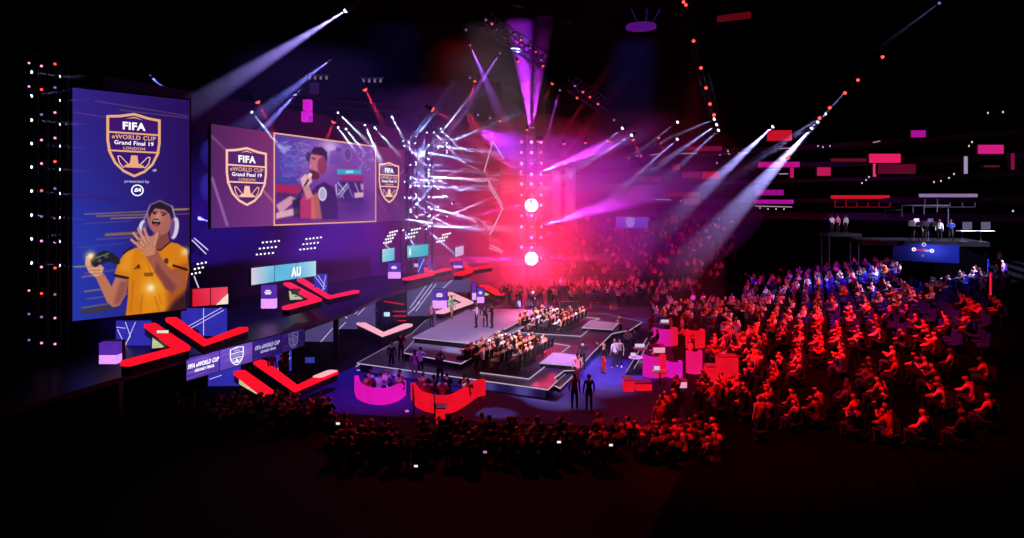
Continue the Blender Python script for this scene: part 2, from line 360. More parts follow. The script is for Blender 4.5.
# flares and the dark foot of the picture
pt.ell(z2(334, 405), 13, 12, (255, 190, 70), 0, .8, 1); pt.ell(z2(334, 405), 5, 5, (255, 250, 225), 0, 1, 1); pt.ell(z2(476, 256), 6, 6, (255, 235, 160), 0, .8, 1)
pt.poly(Z([(40, 500), (150, 480), (190, 486), (120, 505), (50, 512)]), (70, 60, 40), .9, 1.5)
pt.poly(Z([(430, 460), (500, 400), (500, 540), (380, 530)]), (24, 10, 40), .75, 5)
PS.picture(pt.img)
z1 = lambda x, y: PS.m(95+x/5.38, 100+y/5.38)
cx, cy = z1(210, 243); w_ = z1(355, 200)[0]-z1(64, 200)[0]; h_ = z1(215, 70)[1]-z1(220, 416)[1]
crest(PS, cx, cy, w_, h_, fill=(62, 22, 110))
x, y = z1(225, 440); PS.text('presented by', x, y, 1.05, .16, SILVER, bold=.02)
x, y = z1(227, 486)
def ring(s, x, y, r, t, mat, name, parent=None):
    f = MB(); n = 20
    for k in range(n):
        a0, a1 = 2*math.pi*k/n, 2*math.pi*(k+1)/n
        f.slab([s.P(x+r*math.cos(a), y+r*math.sin(a), .034) for a in (a0, a1)]+[s.P(x+(r-t)*math.cos(a), y+(r-t)*math.sin(a), .034) for a in (a1, a0)], .01, s.n)
    return f.build(name, mat, parent or s.root)
rg = ring(PS, x, y, .27, .05, WHITE, 'badge')
PS.text('EA', x, y+.02, .3, .17, WHITE, bold=.05, shear=.4, parent=rg)
PS.text('TM', *z1(318, 380), .18, .12, SILVER, rot=.5)

# ---- wide screen above the stage
A = Vector((-33.23/(.446+.4407)*.4407, 33.23/(.446+.4407), 0)); B = Vector((-33.23/(.446+.158)*.158, 33.23/(.446+.158), 0))
WS = Screen(A.xy, B.xy, 8.32, 14.05, 'wide_screen', 'wide LED screen over the stage showing a close-up between two crests', thick=.2, frame=.03)
xa, xb = WS.m(274, 180)[0], WS.m(375.5, 180)[0]
zl = lambda x, y: (210+x/4.89, 120+y/4.89)
for (x0, x1, pl) in ((0, xa-.03, 0), (xb+.03, WS.w, 1)):
    p = Paint(WS, 60, 90, x0, 0, x1, WS.h)
    if pl == 0:
        p.grad((88, 38, 92), (132, 50, 112), (98, 44, 126), (136, 60, 138))
        p.line(zl(8, 80), zl(90, 160), 1.2, (150, 95, 150), .7); p.line(zl(10, 285), zl(84, 515), 1.3, (190, 140, 190), .7); p.line(zl(265, 350), zl(318, 412), 1.3, (190, 130, 150), .8); p.line(zl(270, 180), zl(300, 230), 1, (140, 80, 130), .5)
    else:
        p.grad((128, 46, 104), (122, 46, 112), (122, 50, 130), (98, 40, 118))
        p.line((377, 196), (386, 212), 1, (170, 120, 170), .6); p.line((398, 176), (404, 170), 1, (190, 140, 160), .7)
    WS.picture(p.img, 'side_panel', .01, x0, 0, x1, WS.h)
def crest_px(s, l, r, t, b, **k):
    xm = (l+r)/2; ym = (t+b)/2
    x0, x1 = s.m(l, ym)[0], s.m(r, ym)[0]; y1, y0 = s.m(xm, t)[1], s.m(xm, b)[1]
    return crest(s, (x0+x1)/2, (y0+y1)/2, x1-x0, y1-y0, **k)
crest_px(WS, 225.5, 266.5, 147, 206, fill=(86, 38, 108), rim=glow('crest_rose_gold', (250, 190, 165), 1.1, False), sub=GOLD)
crest_px(WS, 378.6, 398.8, 162, 203, fill=(96, 44, 116), rim=_m['crest_rose_gold'], sub=GOLD)
p = Paint(WS, 190, 112, xa, 0, xb, WS.h)
p.grad((90, 66, 170), (150, 84, 180), (110, 44, 130), (136, 66, 160))
zc = lambda x, y: (300+x/6.558, 130+y/6.558)
for k in range(80):
    a = rr.uniform(277, 306); b = rr.uniform(142, 182); d = rr.choice(((5, 2), (5, -3), (3, 4), (6, 0)))
    p.line((a, b), (a+d[0], b+d[1]), .6, (160, 180, 245), rr.uniform(.3, .7), .5)
p.ell((290, 165), 16, 20, (90, 90, 210), 0, .6, 1); p.ell((330, 148), 13, 12, (240, 215, 255), 0, .85, 1); p.ell((318, 160), 22, 26, (190, 130, 220), 0, .6, 1); p.ell((355, 205), 26, 20, (70, 30, 110), 0, .7, 1); p.ell((285, 195), 20, 10, (80, 30, 90), 0, .6, 1)
p.ell((309, 157), 4, 6, (90, 90, 150), 0, .8); p.ell((309, 157), 3, 4.6, (60, 40, 110), 0, .8)
p.ell((347.5, 154.5), 4, 7, (150, 120, 190), 0, .9); p.ell((347.5, 154.5), 3.2, 5.8, (110, 60, 150), 0, .9)
p.poly([(330, 151), (340, 149), (341, 164), (330, 165)], (120, 70, 170), .7); p.poly([(336, 147), (341, 148), (341, 152), (336, 151)], (90, 60, 170), .8)
# far left: red and white desks, blue screens
p.poly([(275, 184), (300, 186), (302, 194), (275, 192)], (190, 40, 90), .9, 1); p.poly([(276, 176), (296, 178), (296, 184), (276, 183)], (70, 70, 170), .8, 1.2)
p.poly([(276, 205), (290, 196), (297, 199), (280, 214)], (235, 170, 190), .9, 1); p.poly([(276, 213), (298, 207), (299, 214), (276, 219)], (250, 190, 200), .9, 1)
p.poly([(292, 200), (302, 196), (304, 216), (294, 218)], (40, 22, 70), .8, 1.5)
# right: teal ribbon, red ribbon, dark booth with stripes, pink desk
p.poly([zc(243, 258), zc(402, 262), zc(402, 288), zc(245, 290)], (60, 175, 205), 1, .8); p.poly([zc(300, 266), zc(350, 266), zc(348, 282), zc(300, 284)], (180, 240, 245), .9, .8)
p.poly([zc(262, 300), zc(415, 302), zc(412, 334), zc(275, 330)], (176, 40, 110), .9, 1); p.poly([zc(255, 335), zc(410, 335), zc(410, 470), zc(255, 470)], (64, 34, 110), .8, 2)
for (a, b, c2) in (((235, 360), (245, 495), (225, 215, 245)), ((250, 345), (290, 400), (200, 190, 235)), ((250, 425), (310, 350), (230, 220, 245)), ((262, 440), (318, 365), (190, 180, 230)), ((255, 390), (285, 445), (160, 150, 210)), ((310, 350), (345, 440), (150, 120, 190)), ((360, 350), (385, 410), (210, 150, 210))):
    p.line(zc(*a), zc(*b), 1.4, c2, .9)
p.poly([zc(355, 412), zc(415, 408), zc(415, 440), zc(358, 446)], (245, 190, 205), .95, 1); p.poly([zc(395, 350), zc(415, 352), zc(416, 395), zc(400, 392)], (230, 170, 190), .8, 1)
for k in range(22):
    a = rr.uniform(357, 374); b = rr.uniform(146, 170); p.line((a, b), (a+rr.uniform(-4, 4), b+rr.uniform(1, 4)), .9, (170, 170, 240), .6)
# the man with the microphone
p.poly([(308, 196), (316, 186), (324, 182), (334, 188), (338, 200), (338, 219), (298, 220), (302, 206)], (70, 30, 100), .95, 1.2)
p.poly([(300, 200), (308, 190), (313, 196), (316, 219), (300, 219)], (225, 60, 110), .8, 1.5); p.poly([(311, 196), (318, 192), (322, 219), (311, 219)], (240, 130, 90), .7, 1.5)
p.ell((316.5, 161), 6.5, 11, (206, 116, 134), 5, 1, .12); p.ell((322, 166), 4.6, 9, (150, 50, 90), 5, .85, .3)
p.poly([(311, 152), (314, 147), (322, 147), (327, 152), (327, 162), (323, 156), (312, 154)], (60, 28, 70), .95, 1); p.ell((314, 175), 5.6, 4.4, (110, 36, 62), 10, .95)
p.line((312, 158), (315, 159), 1, (60, 20, 50)); p.line((311, 165), (310, 168), 1.4, (226, 150, 150)); p.line((309, 171), (313, 171), 1, (120, 40, 60))
p.poly([(300, 179), (305, 174), (311, 176), (312, 182), (307, 187), (302, 186)], (240, 180, 190), 1, .8); p.line((308, 180), (296, 201), 2.0, (70, 40, 80)); p.ell((310, 175), 2, 2, (235, 220, 235))
p.poly([(302, 186), (309, 186), (313, 196), (307, 200)], (225, 150, 160), .9, 1)
p.ell(zc(147, 420), 4.2, 7, (245, 235, 250), 0, .95); p.ell(zc(147, 420), 3, 5.4, (170, 160, 200), 0, .7)
p.poly([(277, 146), (292, 146), (284, 154)], (190, 200, 250), .6, 2)
WS.picture(p.img, 'live_picture', .01, xa, 0, xb, WS.h)
f = MB()
for q in ([(xa-.05, 0), (xa+.05, 0), (xa+.05, WS.h), (xa-.05, WS.h)], [(xb-.05, 0), (xb+.05, 0), (xb+.05, WS.h), (xb-.05, WS.h)], [(xa, 0), (xb, 0), (xb, .09), (xa, .09)], [(xa, WS.h-.09), (xb, WS.h-.09), (xb, WS.h), (xa, WS.h)]):
    f.slab([WS.P(x, y, .03) for x, y in q], .02, WS.n)
f.build('picture_border', glow('border_gold', (240, 170, 140), 1, False), WS.root)

# ---- banner of four screens under the upper deck edge
A = fl(186, 358, 3.1); B = fl(304.5, 327.3, 3.1)
BS = Screen(A.xy, B.xy, 2.12, 3.06, 'banner_screen', 'purple four-panel LED banner along the edge of the upper deck at lower left', thick=.15, frame=.03)
cuts = [0, BS.m(219.5, 360)[0], BS.m(252.5, 350)[0], BS.m(281, 345)[0], BS.w]
cols = [((96, 62, 190), (110, 70, 205)), ((118, 80, 215), (130, 84, 205)), ((64, 32, 140), (48, 24, 108)), ((52, 26, 112), (40, 20, 84))]
for i in range(4):
    p = Paint(BS, 40, 22, cuts[i]+.02, 0, cuts[i+1]-.02, BS.h); c0, c1 = cols[i]; p.grad(c0, c1, tuple(int(v*.9) for v in c0), tuple(int(v*.85) for v in c1))
    for k in range(5):
        yy = rr.uniform(0, 21); p.mix(np.clip(1-np.abs(p.gy-yy+p.gx*.05)/rr.uniform(.5, 1.6), 0, 1)*np.clip(np.sin(p.gx/40*math.pi+rr.uniform(-1, 1)), 0, 1)*.45, (205, 170, 240) if i < 2 else (110, 80, 170))
    BS.picture(p.img, 'panel', .01, cuts[i]+.02, 0, cuts[i+1]-.02, BS.h)
for i in (0, 2):
    xm = (cuts[i]+cuts[i+1])/2; m = WHITE if i == 0 else SILVER
    BS.text('FIFA eWORLD CUP', xm, .58, 1.75, .2, m, bold=.03, shear=.3); BS.text('GRAND FINAL', xm+.05, .34, 1.1, .13, m, bold=.02, shear=.3)
crest(BS, (cuts[1]+cuts[2])/2, BS.h/2, .85, .86, rim=WHITE, fill=(120, 85, 200), word=SILVER, sub=SILVER)
crest(BS, (cuts[3]+cuts[4])/2, BS.h/2, .72, .82, rim=SILDIM, fill=(48, 24, 100), word=SILDIM, sub=SILDIM)

# ---- smaller screens above the playing bays
def small_screen(quad, D, panels, label, name='bay_screen', group=None):
    """quad (left px, top, bottom, right px, top, bottom); D at left edge; follows real height"""
    (lx, lt, lb, rx, rt, rb) = quad
    D2 = D*(lb-lt)/(rb-rt) if lb-lt != rb-rt else D
    a, b = at(lx, lb, D), at(rx, rb, D2); top = at(lx, lt, D).z
    S = Screen(a.xy, b.xy, (a.z+b.z)/2, (a.z+b.z)/2+top-a.z, name, label, group=group, thick=.12, frame=.03)
    n = len(panels)
    for i, pn in enumerate(panels):
        x0, x1 = S.w*i/n+.02, S.w*(i+1)/n-.02; p = Paint(S, 20, 12, x0, 0, x1, S.h); p.grad(*pn); S.picture(p.img, 'panel', .01, x0, 0, x1, S.h)
    return S
cy_ = (120, 205, 240); cw = (190, 235, 248); cb = (90, 190, 230)
S3 = small_screen((251, 269, 286, 316, 260, 275), 40.1, [((225, 215, 235), cy_, (240, 225, 235), cb), (cb, cy_, cy_, cb), (cy_, cw, cb, cw)], 'three-panel pale blue screen above the desks left of centre')
S3.text('AU', S3.w*.66, S3.h*.45, .9, .62, WHITE, bold=.05)
S3l = small_screen((192, 290, 307.5, 228, 286, 303), 31.8, [((235, 30, 60), (250, 60, 95), (230, 25, 50), (240, 45, 80)), ((250, 60, 95), (250, 70, 100), (240, 45, 80), (250, 110, 130))], 'red two-panel screen beside the portrait screen')
f = MB(); f.slab([S3l.P(S3l.w-.55, 0, .03), S3l.P(S3l.w, 0, .03), S3l.P(S3l.w, .5, .03)], .012, S3l.n); f.build('corner_flash', glow('cream', (250, 225, 205), 1, False), S3l.root)
small_screen((382, 249.5, 262.5, 394.5, 247.5, 260), 50, [((205, 240, 248), (120, 215, 235), (150, 225, 240), (90, 200, 225))], 'small pale cyan screen over the purple kiosk on the upper deck')
S5 = small_screen((407, 247, 259, 428.5, 243, 254.4), 52, [((150, 220, 235), (60, 190, 210), (90, 200, 220), (50, 185, 205))], 'teal screen over the desks on the upper deck, right of centre bay')
S5.text('A', .35, S5.h/2, .35, .6, WHITE, bold=.05)
small_screen((455, 247, 256.5, 463.5, 246, 255), 60, [((225, 205, 240), (235, 190, 235), (215, 180, 230), (230, 180, 225))], 'smallest pale pink screen at the far end of the upper deck')

# ================================================================ PLAYING DESKS
def band(f, pts, w, z0, z1, mi=0, round_end=True):
    """level bar following plan points; mitred corners"""
    P = [Vector((p[0], p[1])) for p in pts]; L = []; Rr = []
    for i, p in enumerate(P):
        d0 = (P[i]-P[i-1]).normalized() if i else (P[1]-P[0]).normalized(); d1 = (P[i+1]-P[i]).normalized() if i < len(P)-1 else d0
        n0 = Vector((-d0.y, d0.x)); n1 = Vector((-d1.y, d1.x)); b = (n0+n1).normalized(); k = min(1.35, 1/max(.35, b.dot(n0)))
        L.append(p+b*w/2*k); Rr.append(p-b*w/2*k)
    d = (P[-1]-P[-2]).normalized(); tip = [P[-1]+d*w*.28+Vector((-d.y, d.x))*s*w*.3 for s in (1, -1)]
    d = (P[0]-P[1]).normalized(); tail = [P[0]+d*w*.28+Vector((-d.y, d.x))*s*w*.3 for s in (1, -1)]
    f.prism(L+(tip if round_end else [])+Rr[::-1]+(tail if round_end else []), z0, z1, mi)
RED = glow('desk_led_red', (250, 16, 40), 1.15, True, .18, 1.5)
REDP = glow('desk_led_pinkred', (250, 30, 80), 1.15, True, .18, 1.5)
PINK = glow('desk_led_pink', (255, 175, 200), 1.0, True, .1, 1)
def desk(px, z, w, mat, label, drop=.35, fas=BLACK, base=0.0, group='lit playing desks on the stage set', lit_side=True):
    pts = [fl(x, y, z) for x, y in px]; root = thing('gaming_desk', (pts[1].x if len(pts) > 2 else pts[0].x, pts[1].y if len(pts) > 2 else pts[0].y, base), label, 'desk', group)
    f = MB(); band(f, pts, w, z-(.16 if lit_side else .05), z); f.build('counter_top', mat, root)
    f = MB(); band(f, pts, w*.86, z-drop-.16 if drop < .9 else base, z-(.162 if lit_side else .052)); f.build('fascia', fas, root)
    # keyboard tray and monitor sitting behind the corner are real parts of the desk
    for a, b in zip(pts[:-1], pts[1:]): 
        f = MB()
        m = (a+b)/2; d = (b-a).normalized(); n = Vector((-d.y, d.x, 0)); n = n if n.y > 0 else -n
        f.box(m+n*w*.75+Vector((0, 0, -.35)), (1.0, .08, .5), Matrix.Rotation(math.atan2(d.y, d.x), 3, 'Z')); f.build('back_panel', MATTE, root)
    return root
upz, loz = 4.1, 1.0
desk([(150, 323.5), (182.5, 346.4), (127, 361)], upz, .5, RED, 'red glowing arrow desk below the portrait screen, pointing right', base=3.1)
desk([(171, 317.5), (205, 341), (243, 327.5)], upz, .5, RED, 'red glowing V desk right under the red two-panel screen', base=3.1)
desk([(287, 282.5), (317, 298.5), (286, 306.5)], upz, .5, REDP, 'red glowing arrow desk beside the purple kiosk on the upper deck', base=3.1)
desk([(300, 278.5), (329, 296), (356, 290.3)], upz, .5, REDP, 'red glowing V desk on the upper deck under the pale blue screen', base=3.1)
desk([(239.5, 371), (268, 392)], loz, .6, RED, 'short red glowing desk arm under the purple banner screen', base=0)
o = desk([(259, 360.5), (296, 387), (333, 370.5)], loz, .62, RED, 'large red glowing V desk on the floor, its right tip fading to pink', base=0)
q = [fl(318, 376.6, loz+.01), fl(332, 370.9, loz+.01)]; f = MB(); band(f, q, .6, loz+.002, loz+.02); f.build('pale_tip', glow('tip_pink', (250, 180, 195), 1, False), o)['label'] = 'pale pink tip of the right arm'
desk([(346.7, 315.3), (383, 333.3), (408, 324)], loz, .72, PINK, 'pink V desk with a glossy black front at the stage edge', drop=1, fas=paint('fascia_black', (12, 9, 15), .4), base=0)
desk([(444, 290.5), (468.6, 301.6), (440, 311.5)], loz, .8, PINK, 'pale pink arrow desk by the purple kiosk at the back of the stage', drop=1, fas=paint('fascia_black', (12, 9, 15), .4), base=0)
desk([(407, 278), (430, 273)], upz, .75, REDP, 'red desk arm under the teal screen', base=3.1)
desk([(423, 267.5), (430.5, 272.2), (448, 268)], upz, .7, REDP, 'red V desk beyond the teal screen on the upper deck', base=3.1)
desk([(454, 259), (470, 268.5), (489, 265.5)], upz, .85, RED, 'farthest red V desk at the end of the upper deck', base=3.1)
desk([(458, 273.5), (469, 270)], upz, .75, RED, 'stub of red desk crossing the farthest V desk', base=3.1)
desk([(483.5, 285), (500, 293.5)], loz, .9, RED, 'red desk arm on the floor at the far end of the set', base=0)
# pale inner panels of the arrow desks
CREAM = glow('cream_light_panel', (215, 215, 165), .8, True, .35, 2.5)
for (tri, z, lab) in (([(153, 329), (174, 345), (152, 347)], 3.75, 'pale lit triangular table inside the red arrow desk'), ([(288.5, 288), (307, 298), (290, 299)], 3.75, 'pale lit triangular table by the purple kiosk'),
                      ([(239, 378), (266, 394.5), (262, 396), (239, 383)], .8, 'greenish lit strip below the banner screen'), ([(434, 296), (458, 302.5), (440, 307)], .8, 'pale lit triangular table in the pink arrow desk'), ([(476, 289), (489, 294), (480, 297)], .8, 'pale triangular table at the far end of the set')):
    P_ = [fl(x, y, z) for x, y in tri]; f = MB(); f.prism([q.xy for q in P_], z-.06, z)
    r_ = thing('light_table', (P_[0].x, P_[0].y, z-.66), lab, 'table'); f.build('table_top', CREAM, r_)
    c_ = sum(P_, Vector())/len(P_); f = MB(); f.tube((c_.x, c_.y, z-.66), (c_.x, c_.y, z-.06), .12, .12, 8); f.build('pedestal', BLACK, r_)

# purple kiosks
KI = glow('kiosk_violet', (92, 44, 176), .9, True, .35, 2); KI2 = glow('kiosk_lilac', (225, 150, 250), 1.2, True, .3, 2)
def kiosk(l, r, t, b, D, label, text=True):
    a, c = at(l, b, D), at(r, b, D); h = (b-t)/F*D
    e = (c-a); w = e.length; root = thing('display_kiosk', ((a.x+c.x)/2, D, a.z), label, 'kiosk', 'purple lit kiosks')
    f = MB(); f.prism([(a.x, D), (c.x, D), (c.x, D+.35), (a.x, D+.35)], a.z, a.z+h*.42); f.build('lower_panel', KI2, root)
    f = MB(); f.prism([(a.x, D), (c.x, D), (c.x, D+.35), (a.x, D+.35)], a.z+h*.42, a.z+h); f.build('upper_panel', KI, root)
    f = MB(); f.prism([(a.x-.05, D+.351), (c.x+.05, D+.351), (c.x+.05, D+.5), (a.x-.05, D+.5)], a.z, a.z+h+.04); f.build('back_shell', BLACK, root)
    if text:
        f = MB(); m = (a+c)/2
        for k, ww in ((0, .32), (1, .5), (2, .4)): f.box((m.x, D-.012, a.z+h*(.78-.07*k)), (w*ww, .02, h*.04))
        f.build('logo_bars', WHITE, root)
    return root
kiosk(99, 116.5, 343, 364, 25, 'glowing lilac kiosk at the far left end of the upper deck', False)
kiosk(261, 275, 285.5, 308.5, 38.5, 'purple kiosk with a white logo beside the arrow desk on the upper deck')
kiosk(388, 400, 263, 278.5, 52, 'purple kiosk under the small cyan screen')
kiosk(432.5, 446.5, 289.5, 308.5, 56.5, 'purple kiosk with a crest on the stage floor')
kiosk(477, 484, 288.5, 303, 60, 'narrow violet kiosk behind the performers')
kiosk(472, 476, 283, 300, 61.5, 'slim violet light column at the back of the stage', False)
kiosk(453.5, 462, 262, 268, 59.0, 'low lilac kiosk at the far end of the upper deck', False)

# backdrop panels with white diagonal light strips
STRIP = glow('strip_white', (215, 205, 245), 1.0, False)
def backdrop(l, r, t, b, D, tilt, lines, label, mat=None, D2=None):
    D2 = D if D2 is None else D2
    a, c = at(l, b, D), at(r, b, D2); h = (b-t)/F*D; root = thing('backdrop_panel', ((a.x+c.x)/2, (D+D2)/2, a.z), label, 'backdrop panel', 'striped backdrop panels behind the bays')
    e = (Vector((c.x, c.y, a.z))-a); w = e.length; e.normalize(); n = Vector((e.y, -e.x, 0))
    f = MB(); f.slab([a, a+e*w, a+e*w+Vector((0, 0, h)), a+Vector((0, 0, h))], .12, n); f.build('panel', mat or VIOLETP, root)
    def P3(px, py):
        d = Vector(((px-XC)/F, 1, -(py-YH)/F)); o = Vector((0, 0, HC)); t_ = (a-o).dot(n)/d.dot(n); return o+d*t_+n*.05
    for q in lines:
        f = MB(); f.tube(P3(q[0], q[1]), P3(q[2], q[3]), .022*D/45, n=5); f.build('light_strip', STRIP, root)
    return root
BLUEP = glow('blue_led_panel', (48, 44, 170), 1.0, True, .4, .8); VIOLETP = glow('violet_led_panel', (92, 78, 138), .7, True, .45, .5)  # backdrop panels carry an emission of their own, varied by noise
backdrop(116, 150, 321, 356, 31.6, 0, [(117, 327, 126, 328), (118, 329, 130, 354), (126, 322, 131, 336), (131, 336, 121, 352), (136, 322, 124, 350)], 'blue panel with a white X of light strips at the far left', BLUEP)
backdrop(181, 226, 308.5, 336, 33.5, 0, [(182, 330, 222, 307.5), (186, 331, 224, 310), (204, 308, 204, 335)], 'blue panel behind the red V desk with crossing light strips', BLUEP)
backdrop(314, 327, 274, 292, 45.5, 0, [(315, 276, 325, 289.5), (318, 275, 326, 287), (326, 275, 323, 290)], 'small blue panel with light strips at the end of the pale blue screen', BLUEP)
backdrop(208, 240, 366, 386, 36, 0, [(210, 379, 222, 375)], 'plain blue panel under the purple banner screen', BLUEP)
backdrop(268, 291, 349, 374, 39.5, 0, [(277, 371, 290, 353), (280, 372, 291, 357)], 'blue panel with two slanting strips behind the large V desk', BLUEP)
backdrop(305, 333, 303, 345, 48, 0, [(318, 345, 333, 328), (305, 304, 313, 320), (309, 303, 318, 318)], 'violet grey panel beside the banner screen')
backdrop(334, 375, 297, 329, 50, 0, [(330, 338, 346, 322), (355, 314, 371, 297), (358, 315, 374, 298), (348, 306, 362, 300)], 'violet panel with diagonal strips behind the pink V desk', None)
backdrop(407, 440, 282, 316, 57.5, 0, [(410, 308, 428, 283), (413, 310, 432, 284), (416, 311, 436, 284), (408, 314, 420, 302)], 'violet panel with bright diagonal strips behind the performers', None)
backdrop(440, 470, 279, 292, 63, 0, [(441, 290, 452, 280)], 'blue violet panel behind the pale pink arrow desk', None)
backdrop(418, 424, 258, 274, 55, 0, [(418, 272, 424, 259)], 'narrow panel with one strip beneath the teal screen', BLUEP)

# clusters of dot lights on the set wall
DOT = glow('dot_white', (250, 248, 255), 1.6, False)
def dots(l, r, t, b, D, rows, cols_, label, slant=6):
    root = thing('dot_light_panel', at((l+r)/2, b, D+.12), label, 'light panel', 'white dot light clusters on the set wall')
    f = MB()
    for j in range(rows):
        for i in range(cols_):
            c = at(l+(r-l-slant)*i/(cols_-1)+slant*(1-j/(rows-1)), t+(b-t)*j/(rows-1)-(1.6*i/(cols_-1)), D)
            f.lathe([(.055*D/42, 0), (.055*D/42, .05)], c, Vector((0, -1, 0)).to_track_quat('Z', 'Y'), 8); f.build('lamp', DOT, root); f = MB()
    a, c = at(l-1, b+1.5, D+.06), at(r+1, t-2.5, D+.06)
    f = MB()
    for j in range(rows):
        yy = t+(b-t)*j/(rows-1); q = slant*(1-j/(rows-1)); f.tube(at(l+q-1, yy+.2, D+.08), at(r-slant+q+1, yy-1.6, D+.08), .03, n=4)
    f.tube(at(l+slant/2, t-1, D+.08), at(l+slant/2, b+1, D+.08), .03, n=4)
    f.build('rail', BLACK, root)
dots(257, 279, 242.5, 254.5, 42.5, 3, 5, 'three by five cluster of white dots above the pale blue screen, left one')
dots(300.5, 321, 239, 249.5, 45, 3, 5, 'three by five cluster of white dots above the pale blue screen, right one')
dots(192, 206, 264, 274, 36, 3, 3, 'white dots just right of the portrait screen')
dots(384, 397, 232.5, 243, 51, 4, 4, 'white dots above the small cyan screen')
dots(406, 420, 230, 238, 53, 3, 4, 'dim white dots above the teal screen')
dots(437, 450, 235, 242, 57, 3, 4, 'small white dots left of the smallest pink screen')
f = MB(); g = at(195, 276, 35.9)
rt = thing('light_bracket', at(196, 286, 36), 'bent white strip light under the dots beside the portrait screen', 'strip light')
f.tube(at(194, 276, 36), at(200, 291, 36), .03, n=5); f.tube(at(192, 240, 36), at(206, 254, 36), .03, n=5); f.tube(at(194, 238, 36), at(208, 250, 36), .03, n=5); f.build('strip', STRIP, rt)
rt = thing('light_bracket', at(388, 250, 51), 'white bracket-shaped strip above the small cyan screen', 'strip light')
f = MB(); f.tube(at(385, 245, 51), at(391, 241, 51), .04, n=5); f.tube(at(385, 245, 51), at(391, 250, 51), .04, n=5); f.build('strip', STRIP, rt)
# slanted strip lines on the glossy wall between the decks
rt = thing('strip_lights', fl(330, 322, 0), 'thin white lines running down from the upper deck to the pink desk', 'strip light')
for q in ((333, 306, 347, 318), (336, 305, 350, 315), (340, 305, 352, 312)):
    f = MB(); f.tube(at(q[0], q[1], 49), at(q[2], q[3], 47.5), .035, n=5); f.build('strip', STRIP, rt)
# white zigzag lines far behind
rt = thing('zigzag_strip_light', at(495, 250, 68), 'white zigzag strip light standing near the red light tower', 'strip light', None)
for q in ((493, 141, 484, 172), (493, 141, 504, 159), (488, 180, 503, 206), (488, 184, 503, 210), (503, 208, 490, 235), (489, 248, 503, 253), (490, 245, 503, 251)):
    f = MB(); f.tube(at(q[0], q[1], 68), at(q[2], q[3], 68), .04, n=5); f.build('strip', glow('strip_pinkwhite', (235, 190, 240), .9, False), rt)

# ================================================================ STAGE
def plat(name, px, z, zb, label, cat='stage platform', top=DECK, side=GLOSS, line=None, pts=None, group=None):
    P_ = pts or [fl(x, y, z) for x, y in px]; c = sum(P_, Vector())/len(P_)
    r_ = thing(name, (c.x, c.y, zb), label, cat, group)
    f = MB(); f.prism([q.xy for q in P_], z-.05, z); f.build('deck', top, r_)
    f = MB(); f.prism([(q.xy-c.xy)*.985+c.xy for q in P_], zb, z-.051); f.build('skirt', side, r_)
    if line:
        f = MB(); n = len(P_); L = []
        for i in range(n):
            a, b = P_[i], P_[(i+1) % n]; f.tube(Vector((a.x, a.y, z-.02)), Vector((b.x, b.y, z-.02)), .03, n=5)
        f.build('edge_light', line, r_)
    return r_
EDGE = glow('edge_light', (205, 185, 215), .8, False)
BASED = paint('base_deck_gloss', (30, 20, 42), .36, 0, .05, 1, .4)
base_px = [(357, 363), (548, 389.5), (557, 380.5), (554, 378), (564, 370.5), (577, 370), (592, 353), (612, 333.5), (630, 330), (642, 322), (606, 313.5), (521, 309.5), (462, 309.5), (426, 320), (412, 333)]
plat('stage_base', base_px, .5, 0, 'wide glossy black stage base edged with thin white light lines', top=BASED, line=EDGE)
plat('stage_deck', [(403, 352.5), (461, 363.5), (524, 326.5), (478, 315), (420, 334)], .85, .5, 'lower grey stage deck in front of the main deck', line=EDGE)
plat('stage_deck', [(413, 337.5), (476, 344), (519, 321.5), (545, 315), (505, 309.5), (466, 311)], 1.2, .85, 'raised grey main stage deck where the performers stand', line=EDGE)
plat('ramp', [(540, 362.8), (579, 366), (583, 355.5), (554, 352.5)], .75, .5, 'small grey platform between the two seating blocks and the aisle, nearer one', line=EDGE)
plat('ramp', [(582, 327.5), (612, 329.5), (618, 323), (591, 320.3)], .75, .5, 'small grey platform behind the far seating block', line=EDGE)
plat('step', [(553, 384.5), (560, 388), (577, 371.5), (570, 370)], .28, 0, 'low black step with white edge lines at the near corner of the stage base', top=BASED, line=EDGE)
# printed LED fascia along the front of the base
A = fl(373, 366, .42); B = fl(546, 390.5, .42)
FS = Screen((A.x, A.y-.12), (B.x, B.y-.12), .06, .44, 'stage_front_screen', 'purple blue LED strip along the front of the stage base', thick=.08, frame=.01)
p = Paint(FS, 120, 6); p.grad((52, 30, 92), (30, 26, 80), (60, 40, 130), (26, 16, 50))
for k in range(9):
    c_ = rr.uniform(5, 115); p.mix(np.exp(-((p.gx-c_)/4)**2)*.5, (110, 100, 200))
FS.picture(p.img)
for q, lab in ((((480, 372.7), (529, 379), (545, 366.5), (541, 363.5)), 'thin white light line around the near corner of the near seating block'), (((504, 331.6), (581, 336.3), (590, 328.5)), 'thin white light line along the near edge of the far seating block'),
               (((543, 341.5), (570, 346), (561, 353)), 'short bent white light line behind the nearer small platform'), (((521, 312.5), (600, 318.5), (588, 322)), 'thin white light line behind the far seating block')):
    P_ = [fl(x, y, .53) for x, y in q]; o = thing('light_line', P_[0]-Vector((0, 0, .03)), lab, 'light line', None); f = MB()
    for a, b in zip(P_[:-1], P_[1:]): f.tube(a, b, .028, n=5)
    f.build('tube', EDGE, o)
